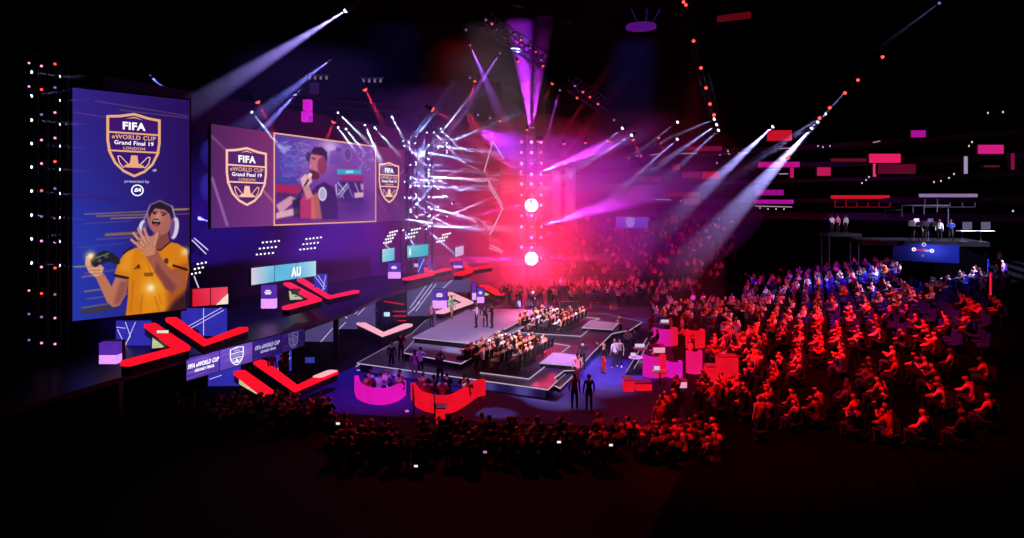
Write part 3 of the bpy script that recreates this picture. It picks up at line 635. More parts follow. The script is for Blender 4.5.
# white guide lines on the carpet beside the base
f = MB(); o = thing('floor_light_line', fl(356, 366, 0), 'pair of white light lines on the floor left of the stage base', 'light line')
for q in ((356, 366.5, 409, 335.5), (357, 370, 374, 372)):
    f.tube(fl(q[0], q[1], .03), fl(q[2], q[3], .03), .03, n=5)
f.build('line', EDGE, o)
o = thing('step', fl(655, 350, 0), 'pair of low dark steps edged in pale lines between the aisle and the lounge', 'step')
a_, b_ = fl(626, 372, .2), fl(647, 338, .2)
f = MB(); f.prism([a_.xy, b_.xy, (b_.x+.9, b_.y), (a_.x+.9, a_.y)], 0, .2); f.build('deck', GLOSS, o)
f = MB(); f.prism([(a_.x+.45, a_.y), (b_.x+.45, b_.y), (b_.x+.9, b_.y), (a_.x+.9, a_.y)], .201, .4); f.build('tread', GLOSS, o)
f = MB(); f.tube(a_, b_, .02, n=5); f.tube(a_+Vector((.45, 0, .2)), b_+Vector((.45, 0, .2)), .02, n=5); f.build('edge_light', EDGE, o)

# ================================================================ PEOPLE
SKINS = [paint('skin_light', (214, 160, 132), .55), paint('skin_tan', (176, 122, 90), .55), paint('skin_dark', (104, 68, 50), .55)]
HAIRS = [paint('hair_brown', (46, 30, 22), .7), paint('hair_black', (18, 15, 15), .7), paint('hair_blond', (150, 112, 64), .7)]
CL = {k: paint('cloth_'+k, v, .85, 0, .15, 9, .2) for k, v in dict(white=(225, 222, 225), black=(22, 22, 26), grey=(120, 120, 126), navy=(30, 36, 80), red=(190, 30, 34), blue=(50, 80, 190), denim=(58, 74, 112), pink=(225, 130, 160), orange=(225, 120, 50), olive=(90, 92, 60), maroon=(96, 24, 34), khaki=(170, 150, 120), green=(150, 200, 150), charcoal=(48, 48, 54)).items()}
SHOE = paint('shoe_black', (20, 20, 22), .5); SHOEW = paint('shoe_white', (210, 210, 210), .5)

def skel(pose):
    J = {}
    sit = pose.startswith('sit')
    if sit:
        J.update(pel=(0, 0, .52, .135, .12), spi=(0, -.03, .68, .125, .1), che=(0, -.05, .88, .155, .115), nec=(0, -.04, 1.07, .05, .05), chn=(0, .0, 1.13, .06, .062), hea=(0, .0, 1.21, .078, .092), cro=(0, -.01, 1.29, .058, .07))
        for s, k in ((1, 'R'), (-1, 'L')):
            J['hip'+k] = (s*.1, .06, .5, .095, .09); J['kne'+k] = (s*.13, .46, .52, .062, .062); J['ank'+k] = (s*.13, .44, .1, .042, .042); J['toe'+k] = (s*.14, .6, .045, .042, .035)
            J['sho'+k] = (s*.18, -.05, .99, .062, .062)
    else:
        J.update(pel=(0, 0, .96, .135, .11), spi=(0, 0, 1.12, .12, .095), che=(0, 0, 1.32, .155, .112), nec=(0, 0, 1.5, .05, .05), chn=(0, .03, 1.56, .06, .062), hea=(0, .02, 1.64, .078, .092), cro=(0, .01, 1.72, .058, .07))
        for s, k in ((1, 'R'), (-1, 'L')):
            J['hip'+k] = (s*.09, 0, .88, .092, .092); J['kne'+k] = (s*.11, .02, .5, .062, .062); J['ank'+k] = (s*.12, -.02, .1, .042, .042); J['toe'+k] = (s*.14, .14, .045, .042, .035)
            J['sho'+k] = (s*.185, 0, 1.43, .062, .062)
    arms = {'stand': ((.24, -.02, 1.15), (.25, .06, .9)), 'talk': ((.25, .02, 1.17), (.14, .27, 1.2)), 'fold': ((.25, .05, 1.17), (.03, .24, 1.2)), 'film': ((.23, .22, 1.38), (.08, .32, 1.62)),
            'raise': ((.3, .08, 1.4), (.36, .2, 1.64)), 'walk': ((.24, -.1, 1.17), (.24, .1, .96)), 'bend': ((.22, .45, 1.05), (.14, .62, .85)),
            'sit': ((.24, .06, .73), (.12, .3, .66)), 'sitclap': ((.24, .12, .8), (.04, .33, .92)), 'situp': ((.27, .05, 1.12), (.25, .12, 1.38)), 'sitlean': ((.24, .26, .78), (.1, .5, .72))}[pose]
    for s, k in ((1, 'R'), (-1, 'L')):
        e, w = arms
        if k == 'L' and pose in ('raise', 'talk', 'situp'):
            e, w = (((.24, -.02, 1.15), (.25, .06, .9)) if not sit else ((.24, .06, .73), (.12, .3, .66)))
        J['elb'+k] = (s*e[0], e[1], e[2], .043, .043); J['wri'+k] = (s*w[0], w[1], w[2], .03, .028)
        d = (Vector(w)-Vector(e)).normalized(); h = Vector(w)+d*.08; J['han'+k] = (s*h.x, h.y, h.z, .04, .022)
    if pose == 'walk':
        J['kneR'] = (.1, .18, .52, .062, .062); J['ankR'] = (.1, .2, .1, .042, .042); J['toeR'] = (.11, .36, .05, .042, .035)
        J['kneL'] = (-.1, -.02, .5, .062, .062); J['ankL'] = (-.1, -.28, .16, .042, .042); J['toeL'] = (-.11, -.16, .05, .042, .035)
    if pose in ('bend', 'sitlean'):
        piv = Vector(J['pel'][:3]); ang = .75 if pose == 'bend' else .35
        for k in ('spi', 'che', 'nec', 'chn', 'hea', 'cro', 'shoR', 'shoL'):
            v = Vector(J[k][:3])-piv; c, s_ = math.cos(ang), math.sin(ang); J[k] = (v.x+piv.x, v.y*c+v.z*s_+piv.y, -v.y*s_+v.z*c+piv.z)+J[k][3:]
    E = [('pel', 'spi'), ('spi', 'che'), ('che', 'nec'), ('nec', 'chn'), ('chn', 'hea'), ('hea', 'cro')]
    for k in 'RL': E += [('pel', 'hip'+k), ('hip'+k, 'kne'+k), ('kne'+k, 'ank'+k), ('ank'+k, 'toe'+k), ('che', 'sho'+k), ('sho'+k, 'elb'+k), ('elb'+k, 'wri'+k), ('wri'+k, 'han'+k)]
    return J, E

def seg_mat(k, sleeves, trousers_short=False):
    return 0
def body_mesh(pose, fine, sleeves=True):
    J, E = skel(pose)
    if fine:            # five fingers on either hand
        for k, s in (('R', 1), ('L', -1)):
            w, h = Vector(J['wri'+k][:3]), Vector(J['han'+k][:3]); d = (h-w).normalized(); side = d.cross(Vector((s, 0.2, 0))).normalized()
            if side.length < .1: side = Vector((0, 1, 0))
            for i, (o_, L) in enumerate(((-.03, .075), (-.01, .09), (.011, .085), (.031, .068))):
                a = h+side*o_+d*.03; J['f%d%s' % (i, k)] = (*a, .009, .009); b = a+d*L*.6+Vector((-s*.012, .008, 0)); J['g%d%s' % (i, k)] = (*b, .007, .007)
                E += [('han'+k, 'f%d%s' % (i, k)), ('f%d%s' % (i, k), 'g%d%s' % (i, k))]
            a = w+d*.045+side*-.045+Vector((-s*.01, .01, 0)); J['t'+k] = (*a, .011, .011); J['u'+k] = (*(a+d*.035-side*.008), .008, .008); E += [('han'+k, 't'+k), ('t'+k, 'u'+k)]
    names = list(J); idx = {n: i for i, n in enumerate(names)}
    me = bpy.data.meshes.new('b'); me.from_pydata([J[n][:3] for n in names], [(idx[a], idx[b]) for a, b in E], [])
    o = bpy.data.objects.new('b', me); C.objects.link(o); md = o.modifiers.new('s', 'SKIN'); md.use_smooth_shade = True
    for n in names:
        sv = me.skin_vertices[0].data[idx[n]]; sv.radius = J[n][3:5]; sv.use_root = (n == 'pel')
    if fine: o.modifiers.new('u', 'SUBSURF').levels = 1; o.modifiers['u'].render_levels = 1
    dg = bpy.context.evaluated_depsgraph_get(); dg.update()
    out = bpy.data.meshes.new_from_object(o.evaluated_get(dg)); bpy.data.objects.remove(o); bpy.data.meshes.remove(me)
    # paint skin / top / trousers / shoes / hair by nearest bone
    segs = []
    for a, b in E:
        key = b[:3]
        if b in ('nec', 'chn', 'hea', 'cro'): m = 0
        elif b in ('spi', 'che') or key == 'sho': m = 1
        elif key == 'elb': m = 1
        elif key == 'wri': m = 1 if sleeves else 0
        elif key == 'han' or b[0] in 'fgtu' and len(b) <= 3: m = 0
        elif key in ('hip', 'kne', 'ank'): m = 2
        elif key == 'toe': m = 3
        else: m = 1
        segs.append((Vector(J[a][:3]), Vector(J[b][:3]), m))
    H, Cn = Vector(J['hea'][:3]), Vector(J['chn'][:3]); up = (Vector(J['cro'][:3])-Cn).normalized(); fw = Vector((0, 1, 0)) if abs(up.y) < .3 else Vector((0, .8, -.6))
    mis = []
    for p_ in out.polygons:
        c = p_.center; best = (9, 0)
        for a, b, m in segs:
            ab = b-a; t = max(0, min(1, (c-a).dot(ab)/ab.length_squared)); d = (c-a-ab*t).length
            if d < best[0]: best = (d, m)
        m = best[1]
        r = c-H
        if m == 0 and (c-H).length < .16 and (r.dot(up) > .045 or (r.dot(fw) < -.01 and r.dot(up) > -.06)): m = 4
        mis.append(m)
    out.polygons.foreach_set('material_index', mis)
    return out, J
def add_face(J, parent_me=None):
    """nose, ears, eyes and a cap of hair, returned as separate builders in body space"""
    H = Vector(J['hea'][:3]); Cn = Vector(J['chn'][:3]); Cr = Vector(J['cro'][:3]); up = (Cr-Cn).normalized(); fw = up.cross(Vector((1, 0, 0))); fw = -fw if fw.y < 0 else fw
    q = Matrix((Vector((1, 0, 0)), fw, up)).transposed()
    hair = MB(); n = 10; vs = []; rows = ((0, .115), (.35, .112), (.8, .095), (1.2, .06), (1.5, .02))
    for lat, _ in rows:
        for k in range(n):
            a = 2*math.pi*k/n; front = math.sin(a) > .3; x, y, z = .088*math.cos(lat)*math.cos(a), .104*math.cos(lat)*math.sin(a)-.012, .105*math.sin(lat)+(.035 if front and lat < .3 else (-.03 if lat < .1 else 0))
            vs.append(H+q@Vector((x, y, z)))
    fs = [(j*n+k, j*n+(k+1) % n, (j+1)*n+(k+1) % n, (j+1)*n+k) for j in range(len(rows)-1) for k in range(n)]+[tuple(range((len(rows)-1)*n, len(rows)*n)), tuple(range(n))[::-1]]
    hair.add(vs, fs)
    face = MB()
    face.add([H+q@Vector(v) for v in ((-.016, .082, -.03), (.016, .082, -.03), (0, .112, -.026), (0, .085, .018))], [(0, 1, 2), (1, 3, 2), (3, 0, 2), (0, 3, 1)])
    for s in (-1, 1): face.lathe([(.004, -.008), (.024, 0), (.02, .008)], H+q@Vector((s*.083, 0, -.01)), Vector((s, 0, 0)).to_track_quat('Z', 'Y'), 6)
    eyes = MB()
    for s in (-1, 1): eyes.lathe([(.002, 0), (.011, .004), (.002, .008)], H+q@Vector((s*.032, .084, .012)), fw.to_track_quat('Z', 'Y'), 6)
    eyes.box(H+q@Vector((0, .085, -.052)), (.04, .01, .007))
    return hair, face, eyes
BODY = {}
def body(pose, fine, sleeves=True):
    k = (pose, fine, sleeves)
    if k not in BODY:
        me, J = body_mesh(pose, fine, sleeves)
        for m in (SKINS[0], CL['black'], CL['denim'], SHOE, HAIRS[0]): me.materials.append(m)
        fc = add_face(J) if fine else None
        BODY[k] = [me, fc, None]
    return BODY[k]
def outfit(o, cols):
    for i, m in enumerate(cols):
        o.material_slots[i].link = 'OBJECT'; o.material_slots[i].material = m
NP = [0]
def person(loc, face_to, pose, top, bottom, label, group=None, fine=True, skin=None, hair=None, scale=1.0, sleeves=True, shoe=None, name='person'):
    b = body(pose, fine, sleeves); o = bpy.data.objects.new(name, b[0]); C.objects.link(o); o.location = loc
    d = Vector(face_to)-Vector(loc); o.rotation_euler = (0, 0, math.atan2(-d.x, d.y)); o.scale = (scale,)*3
    sk = SKINS[R.choice((0, 0, 0, 1, 2)) if skin is None else skin]; hr = HAIRS[R.choice((0, 0, 1, 1, 2)) if hair is None else hair]
    outfit(o, (sk, CL[top], CL[bottom], shoe or SHOE, hr)); tag(o, label, 'person', group); NP[0] += 1
    if fine:
        if b[2] is None:
            b[2] = []
            for nm, mb_, in zip(('hair', 'nose_and_ears', 'eyes_and_mouth'), b[1]):
                me = bpy.data.meshes.new(nm); me.from_pydata(mb_.v, [], mb_.f); me.materials.append(HAIRS[0]); b[2].append(me)
        for me, m in zip(b[2], (hr, sk, HAIRS[1])):
            c = bpy.data.objects.new(me.name, me); C.objects.link(c); c.parent = o; c.material_slots[0].link = 'OBJECT'; c.material_slots[0].material = m
    return o
STAGE = Vector((-3.5, 50, 1))
def P_(px, py, z, to, pose, top, bottom, label, **k):
    p = fl(px, py, z); t = to if isinstance(to, (tuple, Vector)) and len(to) == 3 else fl(to[0], to[1], z)
    return person(p, t, pose, top, bottom, label, **k)
P_(431.5, 327.5, .85, (470, 318), 'talk', 'pink', 'charcoal', 'person in a pink top with one hand raised at the left of the stage deck', sleeves=False)
P_(451.5, 319, 1.2, (480, 325), 'walk', 'green', 'khaki', 'person in a pale green top walking across the main deck')
P_(476.5, 328, 1.2, (440, 330), 'talk', 'white', 'charcoal', 'person in a white shirt and dark trousers at the middle of the main deck')
P_(485.5, 327, 1.2, (470, 335), 'bend', 'charcoal', 'black', 'person in dark clothes bending forward on the main deck')
P_(492, 328.5, 1.2, (470, 330), 'fold', 'black', 'charcoal', 'person in black standing at the right end of the performers')
P_(469.5, 301, .3, (480, 320), 'stand', 'red', 'black', 'person in a red top standing behind the stage, left of a pair', sleeves=False)
P_(476.5, 301, .3, (470, 320), 'fold', 'red', 'charcoal', 'person in a red top standing behind the stage, right of a pair')
P_(375, 326, 0, (388, 330), 'fold', 'navy', 'charcoal', 'person in a dark violet top standing behind the pink V desk')
P_(401, 361.5, .5, (440, 340), 'fold', 'maroon', 'black', 'person in a dark red top on the stage base beside the lower deck')
P_(391.5, 372, 0, (450, 340), 'stand', 'black', 'black', 'person in black standing in front of the stage base, left of the white shirt')
P_(420.5, 378, 0, (450, 350), 'talk', 'white', 'black', 'person in a white shirt standing in front of the stage base')
P_(414.5, 381.5, 0, (440, 350), 'stand', 'pink', 'pink', 'person in bright pink clothes seen from behind before the stage')
P_(440, 388, 0, (455, 340), 'film', 'black', 'black', 'tall person in long black clothes holding a camera up to the stage', scale=1.08)
P_(409, 271, 3.1, (430, 300), 'fold', 'orange', 'black', 'person in an orange top on the upper deck under the teal screen')
P_(574.5, 410, 0, (560, 360), 'stand', 'orange', 'black', 'person in an orange jacket at the near end of the blue aisle')
P_(589, 411.5, 0, (560, 360), 'stand', 'black', 'black', 'person in a black suit at the near end of the blue aisle')
P_(577.5, 386, .28, (520, 350), 'stand', 'pink', 'maroon', 'person in a pink shirt standing on the step behind the orange jacket')
P_(582.5, 371, .5, (560, 350), 'talk', 'charcoal', 'black', 'person in dark grey on the nearer small platform')
P_(604, 374, 0, (560, 380), 'raise', 'black', 'red', 'person in black jacket and red trousers raising an arm in the aisle')
P_(614.5, 368.5, 0, (560, 350), 'stand', 'white', 'charcoal', 'person in a white top and dark trousers, left of a pair in the aisle', shoe=SHOEW, sleeves=False)
P_(619.5, 367.5, 0, (610, 380), 'talk', 'khaki', 'black', 'person in a beige top, right of a pair in the aisle', shoe=SHOEW)
P_(627.8, 355.5, 0, (640, 370), 'fold', 'white', 'black', 'person in a white shirt beside the person in blue')
P_(634.5, 354.5, 0, (620, 345), 'stand', 'blue', 'black', 'person in a blue top near the lounge steps')
P_(620.5, 337.5, 0, (560, 330), 'fold', 'pink', 'black', 'person in a pink top at the far end of the aisle')
P_(651.5, 338.5, 0, (660, 345), 'fold', 'red', 'maroon', 'person in red standing by the far lounge sofa')
P_(385, 329, 0, (398, 332), 'bend', 'black', 'black', 'person in black leaning over the camera monitor behind the pink V desk')

P_(281, 388, 0, (300, 390), 'fold', 'charcoal', 'black', 'person in dark clothes standing inside the large red V desk')
P_(272, 384, 0, (290, 388), 'stand', 'maroon', 'black', 'person in dark red behind the large red V desk')
for (x, y, z, lab, c) in ((310, 366, 1.0, 'dark blue monitor standing behind the large red V desk', (50, 60, 170)), (163, 341, 3.75, 'small white monitor on the pale table below the portrait screen', (240, 240, 225)), (296, 296.5, 3.75, 'small monitor on the pale table by the purple kiosk', (60, 50, 50)),
                        (452, 301, .8, 'small pale monitor on the table of the pink arrow desk', (230, 220, 200)), (417, 269, 4.1, 'pale monitor on the red desk arm under the teal screen', (235, 200, 230))):
    p = fl(x, y, z); r_ = thing('monitor', p, lab, 'monitor'); f = MB(); f.lathe([(.14, 0), (.12, .02)], p, n=10); f.tube(p, p+Vector((0, 0, .14)), .025); f.build('stand', BLACK, r_)
    f = MB(); f.box(p+Vector((0, 0, .32)), (.56, .05, .36)); f.build('housing', BLACK, r_); f = MB(); f.box(p+Vector((0, -.03, .32)), (.5, .008, .3)); f.build('display', glow('display_%d' % x, c, .9, False), r_)
# chairs for the two seating blocks
def make_chair():
    r_ = thing('banquet_chair', (0, 0, 0), 'x', 'chair')
    f = MB(); f.box((0, .05, .43), (.44, .44, .06)); f.build('seat', MATTE, r_)
    f = MB(); f.box((0, -.19, .72), (.42, .05, .45), Matrix.Rotation(.12, 3, 'X')); f.build('backrest', MATTE, r_)
    for s in (-1, 1):
        for y in (-.14, .23):
            f = MB(); f.tube((s*.2, y, 0), (s*.2, y, .4), .014, n=5); f.build('leg', BLACK, r_)
    return r_
proto = make_chair(); first = [True]
def chair(loc, rz, label, group):
    if first[0]: o = proto; first[0] = False
    else: o = copy_tree(proto)
    o.location = loc; o.rotation_euler = (0, 0, rz); o['label'] = label; o['group'] = group; return o
tops = ['white', 'black', 'black', 'grey', 'red', 'navy', 'pink', 'white', 'charcoal', 'maroon', 'orange', 'khaki', 'denim', 'white']
def block(o0, rows, seats, dr, dsx, z, glabel, clabel, group, cgroup):
    for i in range(rows):
        for j in range(seats):
            p = o0+N*(i*dr)+U*(j*dsx+.2*(i % 2)); p.z = z
            rz = math.atan2(N.x, -N.y)   # facing -N
            a = Vector((-N.x, -N.y, 0)); rz = math.atan2(-a.x, a.y)
            chair(p, rz, clabel, cgroup)
            if R.random() < .94:
                person(p+Vector((0, 0, -.03)), p+a*3+Vector((R.uniform(-1, 1), R.uniform(-1, 1), 0)), R.choice(('sit', 'sitclap', 'sit', 'sitlean', 'situp') if R.random() < .5 else ('sit', 'sitclap', 'sitlean')), R.choice(tops), R.choice(('black', 'denim', 'charcoal', 'khaki')),
                       glabel, group, fine=False, sleeves=R.random() < .5)
o1 = fl(466, 366.5, .5)
block(o1, 4, 9, 1.02, .62, .5, 'seated guest in the near seating block right of the lower stage deck', 'black chair in the near seating block by the lower stage deck', 'guests in the near seating block', 'chairs in the near seating block')
o2 = fl(520, 331, .5)
block(o2, 4, 7, 1.02, .85, .5, 'seated guest in the far seating block beside the main stage deck', 'black chair in the far seating block beside the main stage deck', 'guests in the far seating block', 'chairs in the far seating block')

# ================================================================ LOUNGE FURNITURE (lit plastic)
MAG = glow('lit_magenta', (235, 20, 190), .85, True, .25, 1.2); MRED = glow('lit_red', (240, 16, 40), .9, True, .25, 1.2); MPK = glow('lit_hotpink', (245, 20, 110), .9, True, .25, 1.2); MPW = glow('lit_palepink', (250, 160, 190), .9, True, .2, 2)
WHITEP = paint('white_plastic', (225, 215, 225), .4)
def sofa(px, label, mat, h=.8, w=.22, seat=True, grp='lit lounge sofas', inward=1):
    pts = [fl(x, y) for x, y in px]; c = sum(pts, Vector())/len(pts)
    r_ = thing('curved_sofa', (c.x, c.y, 0), label, 'sofa', grp)
    # smooth the plan with a Catmull-Rom pass
    q = []
    for i in range(len(pts)-1):
        p0, p1, p2, p3 = pts[max(0, i-1)], pts[i], pts[i+1], pts[min(len(pts)-1, i+2)]
        for k in range(4):
            t = k/4; q.append(.5*((2*p1)+(-p0+p2)*t+(2*p0-5*p1+4*p2-p3)*t*t+(-p0+3*p1-3*p2+p3)*t**3))
    q.append(pts[-1])
    f = MB(); band(f, q, w, .05, h, round_end=False); f.build('backrest', mat, r_)
    if seat:
        q2 = []
        for i in range(len(q)):
            d = (q[min(i+1, len(q)-1)]-q[max(i-1, 0)]).normalized(); q2.append(q[i]+Vector((-d.y, d.x, 0))*inward*(w/2+.3))
        f = MB(); band(f, q2, .52, .05, .42, round_end=False); f.build('seat', paint('sofa_seat_dark', (60, 14, 44), .6), r_)
    return r_
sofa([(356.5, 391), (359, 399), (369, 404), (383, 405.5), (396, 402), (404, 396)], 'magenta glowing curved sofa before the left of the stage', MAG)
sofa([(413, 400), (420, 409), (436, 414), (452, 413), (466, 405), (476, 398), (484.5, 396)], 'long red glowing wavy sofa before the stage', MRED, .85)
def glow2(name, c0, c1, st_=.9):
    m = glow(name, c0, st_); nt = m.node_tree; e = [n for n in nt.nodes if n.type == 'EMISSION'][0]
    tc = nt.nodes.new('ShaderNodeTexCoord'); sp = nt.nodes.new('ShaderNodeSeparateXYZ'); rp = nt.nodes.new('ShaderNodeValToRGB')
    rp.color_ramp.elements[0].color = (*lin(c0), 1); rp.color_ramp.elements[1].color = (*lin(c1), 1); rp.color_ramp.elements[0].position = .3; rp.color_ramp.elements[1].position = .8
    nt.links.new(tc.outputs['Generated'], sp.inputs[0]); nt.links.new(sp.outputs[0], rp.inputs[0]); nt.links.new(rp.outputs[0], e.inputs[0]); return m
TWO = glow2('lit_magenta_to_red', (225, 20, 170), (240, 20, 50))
def tub(l, r, t, b, label, mat, a0=-200, a1=40, h=.85):
    """horseshoe sofa, its back towards the near right, standing where its px box stands"""
    D = F*HC/(b-YH); w_ = (r-l)/F*D/2; c = at((l+r)/2, b, D); c = Vector((c.x, c.y+w_*.9, 0)); r_ = thing('curved_sofa', c, label, 'sofa', 'lit lounge sofas')
    pts = [c+Vector((w_*.88*math.cos(math.radians(a)), w_*.88*math.sin(math.radians(a))*.9, 0)) for a in np.linspace(a0, a1, 15)]
    f = MB(); band(f, pts, w_*.28, .04, h, round_end=False); f.build('backrest', mat, r_)
    pts = [c+Vector((w_*.52*math.cos(math.radians(a)), w_*.52*math.sin(math.radians(a))*.9, 0)) for a in np.linspace(a0+8, a1-8, 13)]
    f = MB(); band(f, pts, w_*.36, .05, .42, round_end=False); f.build('seat', paint('sofa_seat_dark', (90, 14, 50), .6), r_); return r_
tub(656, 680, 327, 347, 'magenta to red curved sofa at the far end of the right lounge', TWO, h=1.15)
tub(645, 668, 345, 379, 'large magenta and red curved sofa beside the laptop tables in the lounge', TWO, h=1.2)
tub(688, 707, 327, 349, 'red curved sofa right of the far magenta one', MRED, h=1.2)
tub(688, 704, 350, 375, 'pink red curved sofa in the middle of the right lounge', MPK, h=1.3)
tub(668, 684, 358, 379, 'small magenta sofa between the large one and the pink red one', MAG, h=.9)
def cube(l, r, t, b, z, dep, label, mat, name='lit_table', cat='table'):
    D = F*(HC-z)/(b-YH); a, c = at(l, b, D), at(r, b, D); h = (b-t)/F*D; hh = max(.3, h-.25*dep)
    r_ = thing(name, ((a.x+c.x)/2, D+dep/2, z), label, cat)
    f = MB(); f.prism([(a.x, D), (c.x, D), (c.x, D+dep), (a.x, D+dep)], z, z+hh-.06); f.build('body', mat, r_)
    f = MB(); f.prism([(a.x-.04, D-.04), (c.x+.04, D-.04), (c.x+.04, D+dep+.04), (a.x-.04, D+dep+.04)], z+hh-.058, z+hh); f.build('table_top', paint('table_top_gloss', (120, 30, 50), .2), r_)
    return r_
cube(636, 652, 379, 391, 0, .8, 'red glowing low table at the near corner of the lounge', MRED)
cube(625, 634, 376, 392, 0, .8, 'red angular box at the edge of the blue aisle', MRED)
cube(651, 665, 343, 353, 0, .9, 'pale pink table above the large pink sofa', MPW)
cube(720, 738.5, 353, 386, 0, .8, 'tall red glowing cabinet at the right edge of the lounge', MRED, 'lit_cabinet', 'cabinet')
cube(708, 719.5, 363, 382, 0, .8, 'red glowing box left of the tall red cabinet', MRED)
cube(724, 739, 322, 338, 0, .8, 'dim violet pink cabinet behind the red crowd', glow('dimpink', (170, 50, 110), .6), 'lit_cabinet', 'cabinet')
cube(676, 687, 378, 388, 0, .6, 'pale table with a white laptop at the near edge of the lounge', MPW)
cube(435.5, 445, 404, 424, 0, .6, 'upright red panel box below the wavy sofa, beside the stair rail', MRED, 'lit_cabinet', 'cabinet')
cube(464, 484.5, 386, 396, 0, .5, 'red box end of the wavy sofa', MRED)
# round tables with glasses and laptops in the right lounge
for (x, y, lab, stuff_) in ((640, 360, 'white round table in the lounge carrying two laptops', 2), (636, 370, 'white round table nearest the blue aisle', 1), (665, 333, 'round table in front of the far magenta sofa', 2), (660, 385, 'round table between the red table and the pink sofa', 1)):
    p = fl(x, y); r_ = thing('round_table', p, lab, 'table')
    f = MB(); f.lathe([(.42, .7), (.45, .72), (.45, .75), (.42, .76)], p, n=16); f.build('table_top', WHITEP, r_)
    f = MB(); f.tube(p, p+Vector((0, 0, .7)), .05, .04, 8); f.build('pole', BLACK, r_); f = MB(); f.lathe([(.25, 0), (.22, .03)], p, n=12); f.build('base', BLACK, r_)
    for k in range(stuff_):
        q = p+Vector((-.15+.3*k, -.05, .762)); l_ = thing('laptop', q, 'open laptop on the '+lab.split(' carry')[0]+(', right one' if k else ', left one'), 'laptop')
        f = MB(); f.box(q+Vector((0, 0, .01)), (.3, .22, .02)); f.build('keyboard', STEEL, l_)
        f = MB(); f.box(q+Vector((0, .13, .12)), (.3, .015, .21), Matrix.Rotation(-.2, 3, 'X')); f.build('display', glow('laptop_display', (240, 215, 245), .8, False), l_)
# stair rails in front of the wavy sofa
for (x0, y0, x1, y1, lab) in ((413, 398, 425, 421, 'left black stair rail below the wavy sofa'), (434, 406, 447, 424, 'right black stair rail below the wavy sofa')):
    a, b = fl(x0, y0+8), fl(x0+1, y0+22); r_ = thing('stair_rail', a, lab, 'rail')
    f = MB(); f.tube(a, a+Vector((0, 0, 1)), .03); f.tube(b, b+Vector((0, 0, 1)), .03); f.build('post', BLACK, r_)
    f = MB(); f.tube(a+Vector((0, 0, 1)), b+Vector((0, 0, 1)), .03); f.tube(a+Vector((0, 0, .5)), b+Vector((0, 0, .5)), .02); f.build('handrail', BLACK, r_)
# monitor on a stand behind the pink V desk
p = fl(387, 331); r_ = thing('monitor_stand', p, 'lit monitor on a black camera stand behind the pink V desk', 'monitor')
f = MB(); f.tube(p, p+Vector((0, 0, .9)), .05); f.box(p+Vector((0, 0, .75)), (.75, .4, .35)); f.build('stand', BLACK, r_)
f = MB(); f.box(p+Vector((0, 0, 1.25)), (.75, .08, .6)); f.build('housing', BLACK, r_)
f = MB(); f.box(p+Vector((0, -.05, 1.28)), (.44, .02, .32)); f.build('display', glow('monitor_display', (190, 225, 245), 1.1, False), r_)

def guests(n, region, z, poses, label, group, fine=False, to=None, tops_=tops, dz=0.0, mind=.6):
    pts = []; k = 0
    while len(pts) < n and k < 4000:
        k += 1; x, y = R.uniform(region[0], region[2]), R.uniform(region[1], region[3]); p = fl(x, y, z)
        if all((p-q).length > mind for q in pts): pts.append(p)
    for p in pts:
        person(p+Vector((0, 0, dz)), to if to is not None else STAGE, R.choice(poses), R.choice(tops_), R.choice(('black', 'denim', 'charcoal')), label, group, fine=fine, sleeves=R.random() < .6)
guests(6, (362, 394, 400, 400), 0, ('sit', 'sitlean', 'sitclap'), 'guest seated inside the magenta curved sofa', 'guests on the magenta sofa', dz=-.05, mind=.6)
guests(7, (420, 397, 470, 404), 0, ('sit', 'sitlean', 'sitclap'), 'guest seated behind the long wavy sofa', 'guests on the wavy sofa', dz=-.05)
guests(14, (652, 332, 735, 372), 0, ('sit', 'stand', 'talk', 'sitlean'), 'guest in the right lounge among the pink and red sofas', 'guests in the right lounge', mind=.9)
guests(40, (500, 293, 645, 307), 0, ('stand', 'talk', 'fold', 'walk', 'raise'), 'person in the red lit group beyond the far end of the stage', 'crowd beyond the stage', mind=.7)
# white tables and desks beyond the stage
for (l, r, t, b, lab) in ((512, 521, 298, 307, 'white cube table left in the row beyond the stage'), (526, 536, 297, 306, 'white lit table with a dark figure printed on it beyond the stage'), (560, 578, 300, 311, 'large white desk beyond the far seating block'), (591, 600, 301, 309, 'white cube table beyond the small far platform'), (611, 617, 303, 310, 'small white cube right in the row beyond the stage')):
    cube(l, r, t, b, 0, .7, lab, paint('white_lit_plastic', (235, 215, 230), .4))
cube(560, 592, 288, 293, 0, 1.0, 'long pink lit bar counter far beyond the stage', MPK, 'bar_counter', 'counter')
cube(500, 512, 287, 293, 0, 1.0, 'red lit counter at the far left beyond the stage', MRED, 'bar_counter', 'counter')
cube(532, 548, 284, 289, 0, 1.0, 'low red counter at the foot of the light tower', MRED, 'bar_counter', 'counter')

# ================================================================ STANDS
def zst(t): return .22*max(0, math.floor((t-25)))
mb = MB()
for k in range(26):
    t = 26+k; z = zst(t+.01)
    mb.prism([st(-2, t).xy, st(96, t).xy, st(96, t+1.0).xy, st(-2, t+1.0).xy], 0 if k == 0 else z-.6, z)
struct(mb, 'floor_right_stand', paint('stand_concrete', (9, 8, 10), .95, 0, .1, 2, 0))
# back stand, beyond the floor
mb = MB()
for k in range(14): mb.prism([(2, 82+k), (62, 82+k), (62, 83+k), (2, 83+k)], 0, .5+.5*k)
struct(mb, 'floor_back_stand', _m['stand_concrete'])

